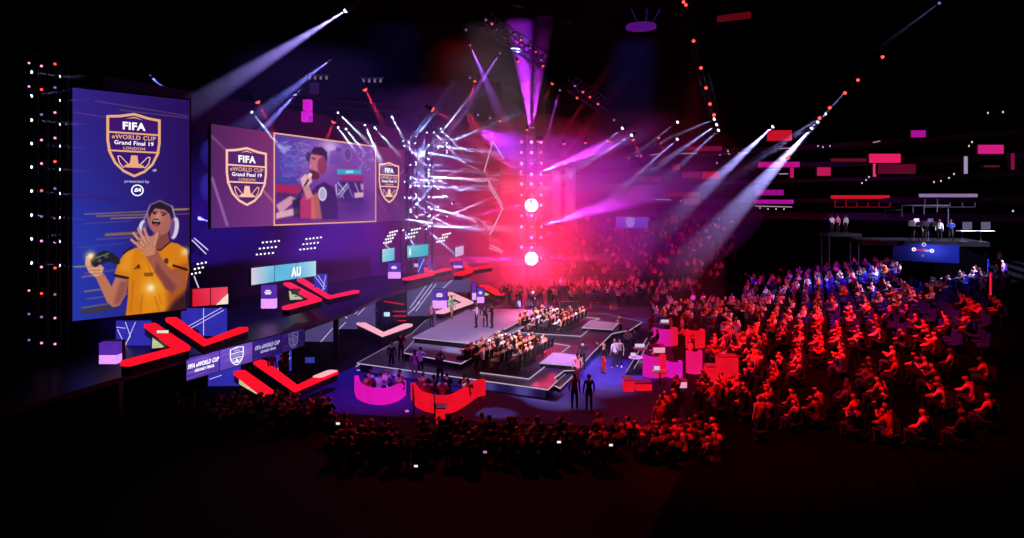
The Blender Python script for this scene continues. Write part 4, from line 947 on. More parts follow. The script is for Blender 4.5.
ex, seats_blue = [], []
def dens(x, y):
    """how full the seats look at a photo position"""
    top = 262 if x > 830 else 262+(830-x)*.19
    if x < 655 or x > 1006 or y < top or y > 452: return 0
    if x < 745 and y < 395: return 0
    if x > 968 and y > 430: return 0
    if y > 445-(0 if x > 760 else (760-x)*.12): return .02
    if x > 985: return .25 if y < 330 else .12
    ai = 352+(x-980)*-.12
    if x > 830 and abs(y-ai) < 7: return .05
    if x > 930 and y > 350: return .25
    if y > 405: return .26 if x < 900 else .1
    if y < top+16: return .4
    import mathutils
    k = mathutils.noise.noise(Vector((x*.035, y*.06, 3.1)))
    b = .5 if k > -.05 else .22
    if x > 830 and y < 330-(1000-x)*.12+8: b *= .55
    return b+.12*k
cand = []
t = 14.5
while t < 51:
    z = zst(math.floor(t)+.01) if t >= 26 else 0
    s = 2.0+R.random()*.4
    while s < 92:
        p = st(s, t+R.uniform(-.12, .12), z)
        if p.y > 12:
            x, y = px_of(p+Vector((0, 0, .6)))
            d = dens(x, y)
            if 640 < x < 1024:
                blue = x > 800 and y < 338-(1000-x)*.12+8 and y > 258
                if R.random() < d: cand.append((p, x, y))
                elif blue and R.random() < .8 and y > 264 and x < 985: seats_blue.append(p)
        s += .62+R.random()*.25
    t += 1.0
cand.sort(key=lambda q: q[0].y)
stoff = [(c[0]) for c in cand]
print('crowd', len(cand), 'blue seats', len(seats_blue))
pick = set(); near = [i for i, c in enumerate(cand) if c[2] < 448]
budget = max(60, 298-NP[0]-8)
for i in near[:budget]: pick.add(i)
ctops = ['white', 'black', 'grey', 'red', 'navy', 'pink', 'white', 'charcoal', 'maroon', 'khaki', 'blue', 'orange', 'white', 'grey']
for i in sorted(pick):
    p, x, y = cand[i]
    zone = 'red lit floor rows right of the lounge' if x < 850 else 'red lit stand at the lower right'
    person(p, STAGE+Vector((R.uniform(-6, 6), R.uniform(-6, 6), 0)), R.choice(('sit', 'sitclap', 'sitlean', 'situp') if x > 760 else ('sit', 'stand', 'talk', 'sitlean', 'fold')), R.choice(ctops), R.choice(('black', 'denim', 'charcoal')),
           'spectator in the '+zone, 'spectators in the '+zone, fine=False, sleeves=R.random() < .5)
# the rest of the hall: too many to count
def crowd_mesh(name, places, label, pal_tops, poses=('sit', 'sitclap', 'sit', 'sitlean', 'situp')):
    mats = SKINS+[CL[k] for k in pal_tops]+[CL['black'], CL['denim'], SHOE]+HAIRS
    nt_, i0 = len(pal_tops), 3; vs, fs, mi = [], [], []; off = 0
    cache = {}
    for ps in set(poses):
        me = body(ps, False, True)[0]; v = np.array([q.co[:] for q in me.vertices]); f = [tuple(p_.vertices) for p_ in me.polygons]; m = [p_.material_index for p_ in me.polygons]; cache[ps] = (v, f, m)
    for p, to in places:
        v, f, m = cache[R.choice(poses)]; d = Vector(to)-Vector(p); a = math.atan2(-d.x, d.y)+R.uniform(-.3, .3); c, s = math.cos(a), math.sin(a); k = R.uniform(.92, 1.06)
        w = np.stack([(v[:, 0]*c-v[:, 1]*s)*k+p[0], (v[:, 0]*s+v[:, 1]*c)*k+p[1], v[:, 2]*k+p[2]], 1); vs.append(w)
        fs += [tuple(off+i for i in q) for q in f]; off += len(v)
        mp = (R.randrange(3), i0+R.randrange(nt_), i0+nt_+R.randrange(2), i0+nt_+2, i0+nt_+3+R.randrange(3)); mi += [mp[i] for i in m]
    me = bpy.data.meshes.new(name); me.from_pydata(np.concatenate(vs).tolist(), [], fs)
    for m in mats: me.materials.append(m)
    me.polygons.foreach_set('material_index', mi); me.polygons.foreach_set('use_smooth', [True]*len(fs)); me.update()
    o = bpy.data.objects.new(name, me); C.objects.link(o); tag(o, label, 'crowd', kind='stuff'); return o
rest = [(c[0], STAGE) for i, c in enumerate(cand) if i not in pick]
for k in range(120):
    x, y = (R.uniform(655, 765), R.uniform(306, 326)) if k < 75 else (R.uniform(700, 755), R.uniform(390, 415)) if k < 90 else (R.uniform(712, 760), R.uniform(330, 372)); rest.append((fl(x, y, 0), STAGE))
crowd_mesh('spectator_crowd', rest, 'dense crowd filling the sloping right hand stand', ctops)
back = []
for k in range(14):
    x = 3.0
    while x < 40:
        p = Vector((x, 82.3+k, .5+.5*k)); q = px_of(p)
        if 545 < q[0] < 735 and R.random() < .5: back.append((p, STAGE))
        x += R.uniform(.6, 1.1)
for k in range(90):
    p = fl(R.uniform(560, 700), R.uniform(289, 300), 0); back.append((p, STAGE))
crowd_mesh('distant_crowd', back, 'dim red crowd in the stand far beyond the stage', ctops, ('sit', 'situp', 'stand', 'sitclap'))
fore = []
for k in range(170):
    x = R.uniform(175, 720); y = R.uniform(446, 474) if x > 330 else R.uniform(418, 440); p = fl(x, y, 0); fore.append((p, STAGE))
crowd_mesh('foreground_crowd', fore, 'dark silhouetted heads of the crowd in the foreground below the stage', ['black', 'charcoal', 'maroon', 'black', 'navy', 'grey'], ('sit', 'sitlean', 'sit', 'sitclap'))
R.shuffle(seats_blue)
# dark seats under the crowd
def seats_stuff(name, places, mat, label):
    f = MB(); q = Matrix.Rotation(math.atan2(N.x, N.y), 3, 'Z')
    for p in places:
        f.box(Vector(p)+Vector((0, 0, .4)), (.44, .42, .07), q); f.box(Vector(p)+q@Vector((0, -.24, .7)), (.46, .06, .5), q); f.box(Vector(p)+Vector((0, 0, .18)), (.06, .2, .36), q)
    tag(f.build(name, mat), label, 'seats', kind='stuff')
seats_stuff('arena_seats', seats_blue[230:]+[c[0] for c in cand if c[1] > 800 and c[2] < 334-(1000-c[1])*.12], paint('seat_blue_plastic', (42, 46, 190), .5), 'further rows of blue seats in the upper right of the stand')
seats_stuff('arena_seats', [c[0] for c in cand if not (c[1] > 800 and c[2] < 334-(1000-c[1])*.12)], paint('seat_dark', (26, 20, 40), .7), 'rows of dark seats under the crowd in the right stand')
# blue arena seats
def seat_arrays():
    f = MB(); f.box((0, .05, .42), (.46, .42, .07)); f.box((0, -.2, .72), (.46, .06, .5), Matrix.Rotation(.15, 3, 'X')); f.box((0, -.1, .2), (.06, .1, .4)); return f
BLUES = paint('seat_blue_plastic', (42, 46, 190), .5); SEATD = paint('seat_dark', (20, 18, 40), .7)
r0 = thing('arena_seat', (0, 0, 0), 'x', 'seat')
f = MB(); f.box((0, .05, .42), (.46, .42, .07)); f.build('seat', BLUES, r0)
f = MB(); f.box((0, -.2, .72), (.46, .06, .5), Matrix.Rotation(.15, 3, 'X')); f.build('backrest', BLUES, r0)
f = MB(); f.box((0, -.1, .2), (.06, .1, .4)); f.build('pedestal', BLACK, r0)
aN = math.atan2(N.x, -N.y)
a = Vector((-N.x, -N.y, 0)); rz = math.atan2(-a.x, a.y)
for i, p in enumerate(seats_blue[:230]):
    o = r0 if i == 0 else copy_tree(r0)
    o.location = p; o.rotation_euler = (0, 0, rz); o['label'] = 'empty blue seat in the upper right of the stand'; o['group'] = 'empty blue seats in the right stand'

# ================================================================ BROADCAST PLATFORM, FAR RIGHT
Dp = 53.0
a, b = at(862, 241, Dp+2), at(990, 242.5, Dp)
mb = MB(); mb.prism([a.xy, b.xy, (b.x+2, b.y+6), (a.x+2, a.y+6)], 6.35, 6.72)
o = tag(mb.build('broadcast_platform', BLACK, loc=(a.x, a.y, 6.35)), 'black raised broadcast platform above the right stand', 'platform')
mb = MB(); mb.prism([(b.x-4, b.y+.6), (b.x, b.y+.3), (b.x+1, b.y+5), (b.x-4, b.y+5)], 0, 6.34); struct(mb, 'wall_platform_base', paint('base_black', (3, 3, 4), .95, 0, .1, 2, 0))
A, B = at(893, 254.5, 55), at(959, 264, 52)
s_ = Screen(A.xy, B.xy, 5.15, 6.55, 'platform_banner', 'blue lit banner with a row of badges under the broadcast platform', 'banner', thick=.1, frame=.02)
p = Paint(s_, 70, 24); p.grad((26, 12, 70), (30, 40, 170), (14, 10, 60), (24, 34, 150)); p.ell((932, 250), 26, 14, (70, 90, 255), 0, .8, 1)
s_.picture(p.img)
for (x, y, r_, c) in ((914, 249.3, .2, WHITE), (923.5, 250, .14, glow('badge_red', (240, 60, 80), 1, False)), (932, 250.8, .2, WHITE), (924, 244.5, .22, SILVER), (923, 255.5, .14, SILDIM)):
    xx, yy = s_.m(x, y); ring(s_, xx, yy, r_*.75, r_*.45, c, 'badge')
xx, yy = s_.m(918, 250); s_.text('FIFA', xx, yy, .5, .14, _m['badge_red']); xx, yy = s_.m(928, 250.6); s_.text('CUP', xx, yy, .4, .14, WHITE)
def up(px, py, D): q = at(px, py, D); return Vector((q.x, q.y, 6.72))
person(up(939.5, 239, 54), up(930, 300, 30), 'stand', 'white', 'black', 'commentator in a white shirt standing on the broadcast platform')
person(up(951, 239, 54), up(945, 300, 30), 'fold', 'blue', 'charcoal', 'commentator in a blue shirt standing on the broadcast platform')
person(up(924, 239, 56), up(935, 230, 50), 'bend', 'black', 'black', 'camera operator in black on the broadcast platform')
def camera_rig(x, lab, sc_=1.0, pale=STEEL):
    p = up(x, 240, 54.5); r_ = thing('broadcast_camera', p, lab, 'camera')
    f = MB()
    for k in range(3): f.tube(p+Vector((.45*math.cos(k*2.1), .45*math.sin(k*2.1), 0)), p+Vector((0, 0, 1.1)), .035, n=5)
    f.build('tripod', BLACK, r_); f = MB(); f.box(p+Vector((0, 0, 1.4)), (.4, .9, .42)); f.build('body', pale, r_)
    f = MB(); f.tube(p+Vector((0, -.45, 1.4)), p+Vector((0, -.9, 1.4)), .16, .2, 10); f.build('lens', BLACK, r_)
    f = MB(); f.box(p+Vector((.3, .2, 1.65)), (.4, .06, .3)); f.build('viewfinder', pale, r_)
camera_rig(914, 'pale broadcast camera on the left half of the platform', pale=paint('camera_white', (220, 215, 220), .4)); camera_rig(928, 'dark broadcast camera left of the commentators')
for (x, lab, cm) in ((966, 'small desk with a grey screen right of the commentators', None), (984.5, 'small desk at the right end of the broadcast platform', None)):
    p = up(x, 241, 53.6); r_ = thing('commentary_desk', p, lab, 'desk'); f = MB(); f.box(p+Vector((0, 0, .85)), (1.2, .6, .06)); f.build('desk_top', WHITEP, r_)
    f = MB(); f.tube(p+Vector((-.3, 0, 0)), p+Vector((-.3, 0, .82)), .04); f.box(p+Vector((-.3, 0, .02)), (.6, .4, .04)); f.build('pedestal', STEEL, r_)
    f = MB(); f.box(p+Vector((.1, 0, 1.25)), (.7, .06, .6)); f.build('monitor', glow('grey_screen', (120, 110, 150), .6, False), r_)
r_ = thing('platform_rail', up(925, 240, 53.5), 'pale tubular railing above the broadcast platform', 'rail')
f = MB()
for (x0, y0, x1, y1) in ((902, 205.5, 949, 205.5), (885, 210, 902, 210), (902, 205.5, 902, 217), (913, 205.5, 913, 213), (924, 205.5, 924, 214), (937, 205.5, 937, 212), (885, 210, 886, 218), (948, 208, 948, 224)):
    f.tube(at(x0, y0, 55), at(x1, y1, 55), .05, n=5)
f.build('tube', glow('rail_lit', (60, 55, 70), .5, False) if False else STEEL, r_)
# small camera crew podium to the left of it
p = at(840, 233, 66); o = thing('crew_podium', (p.x, p.y, 0), 'small black podium with crew left of the broadcast platform', 'platform')
mb = MB(); mb.box((p.x, p.y, p.z-.15), (3.2, 2, .3)); mb.build('deck', BLACK, o)
for sx, sy in ((-1.4, -.8), (1.4, -.8), (-1.4, .8), (1.4, .8)): mb = MB(); mb.tube((p.x+sx, p.y+sy, 0), (p.x+sx, p.y+sy, p.z-.3), .06); mb.build('leg', BLACK, o)
for (x, t_) in ((832, 'white'), (838, 'pink'), (846, 'white')): person(at(x, 233, 66), STAGE, R.choice(('talk', 'stand')), t_, 'black', {832: 'leftmost crew member on the small podium, in a white top', 838: 'middle crew member on the small podium, in a pink top', 846: 'rightmost crew member on the small podium, in a white top'}[x])
# person and posts at the far right edge
person(at(999.5, 274, 46), STAGE, 'stand', 'white', 'black', 'steward in a white shirt at the right edge of the stand')
person(at(1004, 304, 44), STAGE, 'stand', 'grey', 'black', 'person in a grey top near the right edge of the picture')
r_ = thing('light_post', at(990.5, 300, 46), 'red glowing upright post at the right edge of the stand', 'post'); f = MB(); f.tube(at(990.5, 303, 46), at(990.5, 273, 46), .07); f.build('tube', glow('post_red', (230, 20, 60), 1, True), r_); f = MB(); f.lathe([(.2, 0), (.16, .1)], at(990.5, 304.5, 46), n=10); f.build('base', BLACK, r_)

# ================================================================ TIERS OF BOXES BEHIND
def Dt(px): return 96-max(0, px-560)*.075
tier = [(x, Dt(x)) for x in range(500, 1121, 40)]
mb = MB()
for (y0, y1, back_) in ((150, 154, 3), (166, 171, 3), (181, 184, 2), (199, 203, 2), (212, 218, 2)):
    for (x0, D0), (x1, D1) in zip(tier[:-1], tier[1:]):
        z1, z0 = HC-(y0-YH)/F*85, HC-(y1-YH)/F*85
        a, b = at(x0, 0, D0), at(x1, 0, D1); mb.prism([a.xy, b.xy, (b.x*1.03, b.y*1.03), (a.x*1.03, a.y*1.03)], z0, z1)
struct(mb, 'wall_balcony_tiers', paint('tier_dark', (15, 12, 18), .8))
BX = [(767, 792, 130, 141, (190, 18, 40), 'red'), (687, 722, 146, 151, (110, 12, 50), 'dim crimson'), (672, 680, 164, 170, (130, 12, 60), 'dim crimson'), (702, 720, 171.5, 179, (170, 16, 40), 'dark red'),
      (682, 702, 172, 178, (110, 12, 50), 'dim crimson'), (758, 800, 161.5, 167.5, (180, 18, 130), 'magenta'), (817, 831, 167, 176, (190, 24, 84), 'pink'), (757, 784, 189.5, 195.5, (150, 14, 130), 'magenta'),
      (754, 794, 199.5, 204, (170, 14, 150), 'magenta'), (667, 700, 192, 197, (110, 10, 34), 'dim red'), (684, 700, 198, 205, (100, 10, 40), 'dim red'), (670, 678, 215, 222, (100, 10, 34), 'dim red'),
      (869, 901, 153.5, 163, (235, 30, 100), 'bright pink'), (878, 916, 164, 174, (90, 10, 40), 'dark crimson'), (831, 868, 158, 162, (90, 14, 36), 'dark crimson'), (831, 890, 195, 199, (200, 22, 36), 'red'),
      (919, 978, 193.5, 197.5, (140, 110, 165), 'pale violet'), (978, 1004, 144.5, 154, (215, 28, 130), 'bright pink'), (911, 926, 130, 137.5, (170, 18, 150), 'magenta'), (984, 1000, 165, 167.5, (80, 20, 60), 'dim'),
      (640, 662, 176, 181, (100, 14, 70), 'dim crimson'), (790, 794, 167, 178, (190, 20, 100), 'pink'), (873, 876.5, 163.5, 177, (220, 60, 110), 'pink'), (964, 968, 156, 174, (150, 145, 175), 'pale grey'), (1011, 1015, 153, 170, (120, 14, 70), 'dim pink')]
BXL = ['uppermost red lit box, just above the magenta boxes at the big beams', 'long dim crimson lit box behind the middle beams, uppermost there', 'small square dim crimson box left in the middle rows of the tiers', 'dark red lit box at the right end of the middle row behind the beams',
       'dim crimson box touching the left of the dark red one', 'wide magenta lit box directly under the uppermost red one', 'square pink lit box alone between the magenta and bright pink boxes', 'shorter magenta box right above the bright-edged magenta balcony',
       'lowest wide magenta lit balcony with bright lamps under it', 'dim red lit balcony left of the big beams, upper one of two', 'short dim red box just under the dim red balcony', 'small dim red box lowest of all on the tiers, by the blue far banner',
       'bright pink box left of the tiny lamps above the small crew podium', 'large dark crimson panel right below the bright pink box', 'dark crimson strip reaching left from the bright pink box', 'long thin red lit balcony above the small crew podium',
       'long pale violet lit balcony above the broadcast platform', 'bright pink box at the far right above the broadcast platform', 'small magenta box highest of all on the right tiers', 'dim violet strip under the far right bright pink box', 'dim crimson box farthest left on the tiers',
       'thin pink pillar at the right end of the wide magenta box', 'pink pillar standing under the left bright pink box', 'pale grey pillar left of the far right bright pink box', 'dim pink pillar at the right edge of the picture']
for i, (l, r, t, b, c, nm) in enumerate(BX):
    D = Dt((l+r)/2)-1.8; a, c2 = at(l, b, D), at(r, t, D)
    vert = (b-t) > (r-l)
    lab = BXL[i]
    r_ = thing('lit_pillar' if vert else 'lit_fascia_box', ((a.x+c2.x)/2, D, a.z), lab, 'light panel')
    f = MB(); f.prism([(a.x, D+.06), (c2.x, D+.06), (c2.x, D+.5), (a.x, D+.5)], a.z, c2.z); f.build('housing', BLACK, r_)
    f = MB(); f.prism([(a.x+.03, D), (c2.x-.03, D), (c2.x-.03, D+.055), (a.x+.03, D+.055)], a.z+.03, c2.z-.03); f.build('light_face', glow('tier_light_%d' % i, c, 1.0, False, .3, .4), r_)
# bright thin lines, railings and small lamps on the tiers
LN = glow('tier_line', (190, 165, 190), .8, False)
for (x0, y0, x1, y1, lab) in ((650, 155, 660, 154, 'first'), (681, 153.6, 702, 153, 'second'), (682, 177.5, 703, 177, 'third'), (649, 178.5, 658, 178, 'fourth'), (779, 148.5, 792, 148, 'fifth'), (779, 174, 792, 173.6, 'sixth'), (655, 199, 672, 200, 'seventh'), (755, 206, 792, 207, 'eighth'), (873, 142.5, 880, 141, 'ninth')):
    D = Dt(x0)-1.2; r_ = thing('strip_light', at(x0, y0, D), 'short thin white strip light on the balcony tiers', 'strip light', 'short strip lights on the balcony tiers'); f = MB(); f.tube(at(x0, y0, D), at(x1, y1, D), .05, n=5); f.build('tube', LN, r_)
for (x, y) in ((629, 158), (637, 156), (641, 156), (720, 155), (729, 154), (739, 153), (728, 151), (681, 201), (818, 146), (823, 147), (830, 146), (866, 180), (862, 183), (869, 177), (934, 182), (941, 181), (949, 178), (954, 174), (969, 146), (972, 142), (988, 113), (1003, 112), (717, 163), (1013, 211), (768, 209), (776, 209), (784, 209), (760, 208)):
    D = Dt(x)-1.4; r_ = thing('small_lamp', at(x, y, D), 'tiny white work lamp on the balcony tiers', 'lamp', 'tiny work lamps on the balcony tiers')
    f = MB(); f.lathe([(.02, -.09), (.06, -.04), (.06, .05), (.02, .09)], at(x, y, D), n=8); f.build('bulb', glow('small_lamp', (215, 210, 220), 1.2, False), r_)
    f = MB(); f.lathe([(.06, .091), (.03, .18)], at(x, y, D), n=8); f.build('cap', BLACK, r_)
# row of railing posts on tiers
for (x0, x1, y, n) in ((835, 890, 200, 6), (925, 975, 200, 5)):
    r_ = thing('balcony_rail', at((x0+x1)/2, y+6, Dt(x0)-1), '%s balcony railing with short posts' % ('red lit' if x0 < 900 else 'pale violet lit'), 'rail')
    f = MB(); D = Dt(x0)-1
    f.tube(at(x0, y+7, D), at(x1, y+7, D), .05, n=5)
    f.build('handrail', glow('railred', (120, 12, 26), .8, False) if x0 < 900 else glow('railvio', (70, 60, 90), .8, False), r_)
    f = MB()
    for k in range(n): f.tube(at(x0+(x1-x0)*k/(n-1), y-1, D), at(x0+(x1-x0)*k/(n-1), y+7, D), .06, n=5)
    f.build('post', _m['railred'] if x0 < 900 else _m['railvio'], r_)
# far banner and the two hanging posters, given emission as if lit
A, B = at(616, 228, 84), at(648, 228, 82)
s_ = Screen(A.xy, B.xy, A.z, A.z+1.4, 'far_banner', 'small blue violet banner with a crest high in the far stand', 'banner', thick=.1, frame=.03)
p = Paint(s_, 40, 14); p.grad((60, 60, 190), (80, 70, 200), (50, 50, 180), (70, 60, 190)); s_.picture(p.img); crest(s_, s_.w*.45, s_.h/2, 1.1, 1.25, rim=SILVER, fill=(90, 85, 200), word=SILVER, sub=SILVER)
for (l, r, t, b, lab) in ((552, 561, 171, 222, 'left of the two tall hanging posters behind the light tower'), (565.5, 575.5, 168, 222, 'right of the two tall hanging posters behind the light tower')):
    A, B = at(l, b, 82), at(r, b, 82); s_ = Screen(A.xy, B.xy, A.z, A.z+(b-t)/F*82, 'hanging_poster', lab, 'poster', thick=.08, frame=.02)
    p = Paint(s_, 20, 90); p.grad((84, 40, 120), (90, 50, 130), (110, 50, 130), (96, 36, 110)); m = (l+r)/2
    p.poly([(m-3, 222), (m-3.5, 205), (m-1.5, 198), (m+2, 198), (m+3.5, 206), (m+3, 222)], (150, 80, 110), .9, 1); p.ell((m, 195), 1.6, 2.6, (160, 100, 120), 0, .9)
    s_.picture(p.img); crest(s_, s_.w/2, s_.h*.86, s_.w*.55, s_.w*.65, rim=SILVER, fill=(100, 60, 140), word=SILVER, sub=SILVER)

# ================================================================ TRUSSES, FIXTURES AND BEAMS
def truss(name, a, b, w, label, cat='truss', group=None, mat=None, n=None):
    a, b = Vector(a), Vector(b); d = b-a; L = d.length; d.normalize(); s = d.cross(Vector((0, 0, 1))); s = Vector((1, 0, 0)) if s.length < .1 else s.normalized(); u = s.cross(d).normalized()
    r_ = thing(name, a, label, cat, group); f = MB(); cr = [(-w/2, -w/2), (w/2, -w/2), (w/2, w/2), (-w/2, w/2)]; cp = lambda k, t: a+d*t+s*cr[k][0]+u*cr[k][1]
    for k in range(4): f.tube(cp(k, 0), cp(k, L), w*.06, n=5)
    f.build('chord', mat or STEEL, r_); f = MB(); n = n or max(3, int(L/w/1.2))
    for i in range(n):
        for k in range(4): f.tube(cp(k, L*i/n), cp((k+1) % 4, L*(i+1)/n), w*.035, n=4)
    f.build('lattice', mat or STEEL, r_); return r_
FX = {}
def fixture(p, q, r, lens, label, group, cat='stage light', D=None):
    """moving head at p aimed at q; lens radius r"""
    d = (Vector(q)-Vector(p)).normalized(); qt = d.to_track_quat('Z', 'Y')
    o = bpy.data.objects.new('stage_light', None); C.objects.link(o); o.location = p; o.rotation_mode = 'QUATERNION'; o.rotation_quaternion = qt; tag(o, label, cat, group)
    key = (round(r, 3), lens.name)
    if key not in FX:
        f = MB(); f.lathe([(r*.7, -r*3.2), (r*1.05, -r*2.2), (r*1.15, -r*.1), (r*1.02, 0)], (0, 0, 0), n=10); h = f.build('housing', BLACK); 
        f = MB(); f.lathe([(r, .001), (r*.92, r*.4), (r*.7, r*.7), (r*.3, r*.93)], (0, 0, 0), n=12); l_ = f.build('lens', lens)
        f = MB()
        for s in (-1, 1): f.box((s*r*1.4, 0, -r*1.6), (r*.25, r*.8, r*2.6))
        f.box((0, 0, -r*3.2), (r*3.05, r, r*.3)); y = f.build('yoke', BLACK)
        FX[key] = (h, l_, y); new = (h, l_, y)
    else: new = tuple(x.copy() for x in FX[key]); [C.objects.link(x) for x in new]
    for x in new: x.parent = o
    return o
CBL = (.62, .66, 1.0); CPU = (.45, .28, 1.0); CRD = (1.0, .03, .06); CMG = (.75, .05, 1.0); CWH = (.8, .78, 1)
L_BLUE = glow('lens_bluewhite', (225, 225, 255), 4, False); L_RED = glow('lens_red', (255, 70, 60), 2.5, False); L_PINK = glow('lens_pink', (245, 140, 210), 1.6, False); L_DIM = glow('lens_dim', (150, 110, 190), 1, False); L_HOT = glow('lens_hotpink', (255, 110, 180), 5, False)
def streak_mat():
    m = bpy.data.materials.new('beam_smoke'); m.use_nodes = True; nt = m.node_tree; nt.nodes.clear()
    o = nt.nodes.new('ShaderNodeOutputMaterial'); v = nt.nodes.new('ShaderNodeVolumeScatter'); tc = nt.nodes.new('ShaderNodeTexCoord'); sp = nt.nodes.new('ShaderNodeSeparateXYZ')
    mr = nt.nodes.new('ShaderNodeMapRange'); mr.interpolation_type = 'SMOOTHSTEP'; mr.inputs[1].default_value = .15; mr.inputs[2].default_value = 1; mr.inputs[3].default_value = .16; mr.inputs[4].default_value = 0
    nt.links.new(tc.outputs['Generated'], sp.inputs[0]); nt.links.new(sp.outputs[2], mr.inputs[0]); nt.links.new(mr.outputs[0], v.inputs['Density']); nt.links.new(v.outputs[0], o.inputs['Volume']); return m
STREAK = streak_mat()
def streak(p, q, r, deg, k):  # cone volume added and shaped so that its beam stands out
    d = Vector(q)-Vector(p); L = d.length*k; f = MB(); n = 14; t = math.tan(math.radians(deg/2))*.95
    f.lathe([(r*.35, r*1.2), (r*.35+L*t, L)], (0, 0, 0), n=n); o = f.build('haze_streak', STREAK); o.location = p; o.rotation_mode = 'QUATERNION'; o.rotation_quaternion = d.to_track_quat('Z', 'Y')
    tag(o, 'smoke drifting through one of the stage light beams', kind='stuff', group='smoke in the light beams'); return o
def beam(x0, y0, x1, y1, D0, D1, deg, W, col, lens, label, group, r=None, k=1.7):
    p, q = at(x0, y0, D0), at(x1, y1, D1); q = p+(q-p)*1.0
    r = r or .0016*D0
    o = fixture(p, q, r, lens, label, group)
    spot('beam_lamp', p+(q-p).normalized()*(r*1.1), q, deg, W, col, o, soft=.012, blend=.7)
    streak(p, q, r, deg, k)
    return o

# left hand tower of lamps
rows1 = [72, 96, 120, 143.5, 167, 191, 215, 239, 263]
truss('lighting_tower', at(36, 434, 28.6), at(36, 52, 28.6), .5, 'tall dark lattice lighting tower left of the portrait screen', mat=BLACK)
truss('lighting_tower', at(58, 434, 28.6), at(58, 52, 28.6), .5, 'second dark lattice tower right beside the portrait screen', mat=BLACK)
for i, y in enumerate(rows1):
    beam(31, y, 68, y+(5 if i < 1 else -6 if i in (1, 7) else 3), 28, 28.6, 5, 1500, (.4,.4,1), L_BLUE, 'blue white moving head on the outer left lighting tower', 'bright heads on the outer left tower', r=.062)
    beam(59, y+2.5+(2 if i < 3 else 0), 78, y+4, 28, 28.6, 5, 1000, (.4,.4,1), L_BLUE, 'blue white moving head on the left tower next to the portrait screen', 'bright heads on the inner left tower', r=.055)
for i in range(12):
    y = [66, 89.5, 114.5, 140, 163.5, 190.5, 216.5, 241, 267, 293.5, 317, 343][i]
    for k, x in enumerate((41.5, 55)):
        fixture(at(x, y+(0 if k == 0 else -2 if i < 6 else 1), 28), at(x+10, y+60, 10), .05, (L_PINK, L_RED, L_DIM, L_PINK)[(i+k) % 4], 'small pink wash lamp on the left lighting towers', 'wash lamps on the left towers')
    if i in (0, 1, 9, 10, 11): fixture(at(29, y-3, 28), at(40, y+60, 10), .045, L_PINK if i < 10 else L_DIM, 'small pink wash lamp on the left lighting towers', 'wash lamps on the left towers')
# the array of blue white beams right of the wide screen
for x in (404, 414, 429):
    truss('lighting_tower', at(x, 314, 60), at(x, 112, 60), .55, 'lattice tower carrying the blue white beams, %s' % {404: 'nearest the wide screen', 414: 'middle of the three', 429: 'farthest from the wide screen'}[x], mat=BLACK)
arr = [(95, 85, 170, 170), (120, 92, 185, 180), (145, 95, 200, 170), (195, 50, 180, 100), (222, 50, 290, 120), (250, 35, 310, 100), (200, 103, 420, 130), (130, 135, 230, 142), (200, 140, 260, 70), (205, 187, 380, 186), (125, 185, 200, 255),
       (148, 183, 205, 240), (200, 233, 380, 246), (125, 235, 170, 285), (200, 275, 290, 180), (125, 272, 330, 280), (200, 318, 380, 326), (125, 320, 200, 390), (148, 318, 220, 380), (150, 350, 190, 300), (200, 360, 360, 405), (125, 370, 160, 410),
       (200, 400, 270, 350), (95, 408, 290, 440), (150, 405, 230, 360), (200, 440, 410, 446), (95, 455, 150, 530), (190, 450, 280, 530), (205, 395, 320, 450), (200, 270, 250, 180), (245, 32, 330, 60), (290, 105, 250, 190), (300, 345, 215, 410), (200, 135, 330, 160), (160, 330, 200, 290), (200, 220, 280, 130)]
for k in range(26):  # extra random beams added to strengthen the array's blue glow
    a0, b0 = R.choice((100, 125, 148, 200, 240, 275)), R.uniform(60, 430); g_ = R.choice((.05, .9, -.9, .5, -.4, .1)); l_ = R.uniform(60, 120); arr.append((a0, b0, a0+l_*math.cos(g_), b0+l_*math.sin(g_)))
for i, (a0, b0, a1, b1) in enumerate(arr):
    x0, y0, x1, y1 = 380+a0/4.14, 120+b0/4.14, 380+a1/4.14, 120+b1/4.14
    L = math.hypot(x1-x0, y1-y0)
    beam(x0, y0, x1, y1, 59, 59+R.uniform(-.02, .05)*L, 4.6 if L < 40 else 6.5, 105000 if L < 40 else 110000, (.27, .42, 1) if i % 4 else (.7, .55, 1), L_BLUE, 'moving head on the beam array right of the wide screen', 'moving heads of the blue white beam array', r=.08)
# white beams from the front truss over the wide screen
truss('ceiling_truss', at(245, 97, 50), at(440, 112, 66), .6, 'long dark ceiling truss over the wide screen', mat=BLACK)
wg = 'white beams over the wide screen'
for (x0, y0, x1, y1, d) in ((251.8, 112, 275, 141, 5), (337.8, 112.6, 364, 138, 6), (338, 127.5, 350, 144, 7), (346, 129, 358, 144, 7), (364.8, 125, 380, 160, 9), (374.7, 127.5, 392, 147, 6), (391.8, 117, 400, 132, 6)):
    D0 = 40 if x0 < 300 else 47; beam(x0, y0, x1, y1, D0, D0-1, d, 30000, CBL, L_BLUE, 'moving head throwing a short white beam down over the wide screen', wg, r=.07)
for (x0, y0, x1, y1) in ((257.5, 101.5, 275, 135), (364.7, 89, 380, 118), (432, 109, 455, 122), (334, 121, 326, 140)):
    beam(x0, y0, x1, y1, 46, 46.5, 13, 3500, CRD, L_RED, 'red head hanging above the wide screen with a faint red beam', 'red heads above the wide screen', r=.16)
beam(346, 10.5, 215, 92, 40, 40, 9, 40000, (.42, .34, 1), L_BLUE, 'brightest white head high above the wide screen throwing a broad violet beam to the left', None, r=.13)
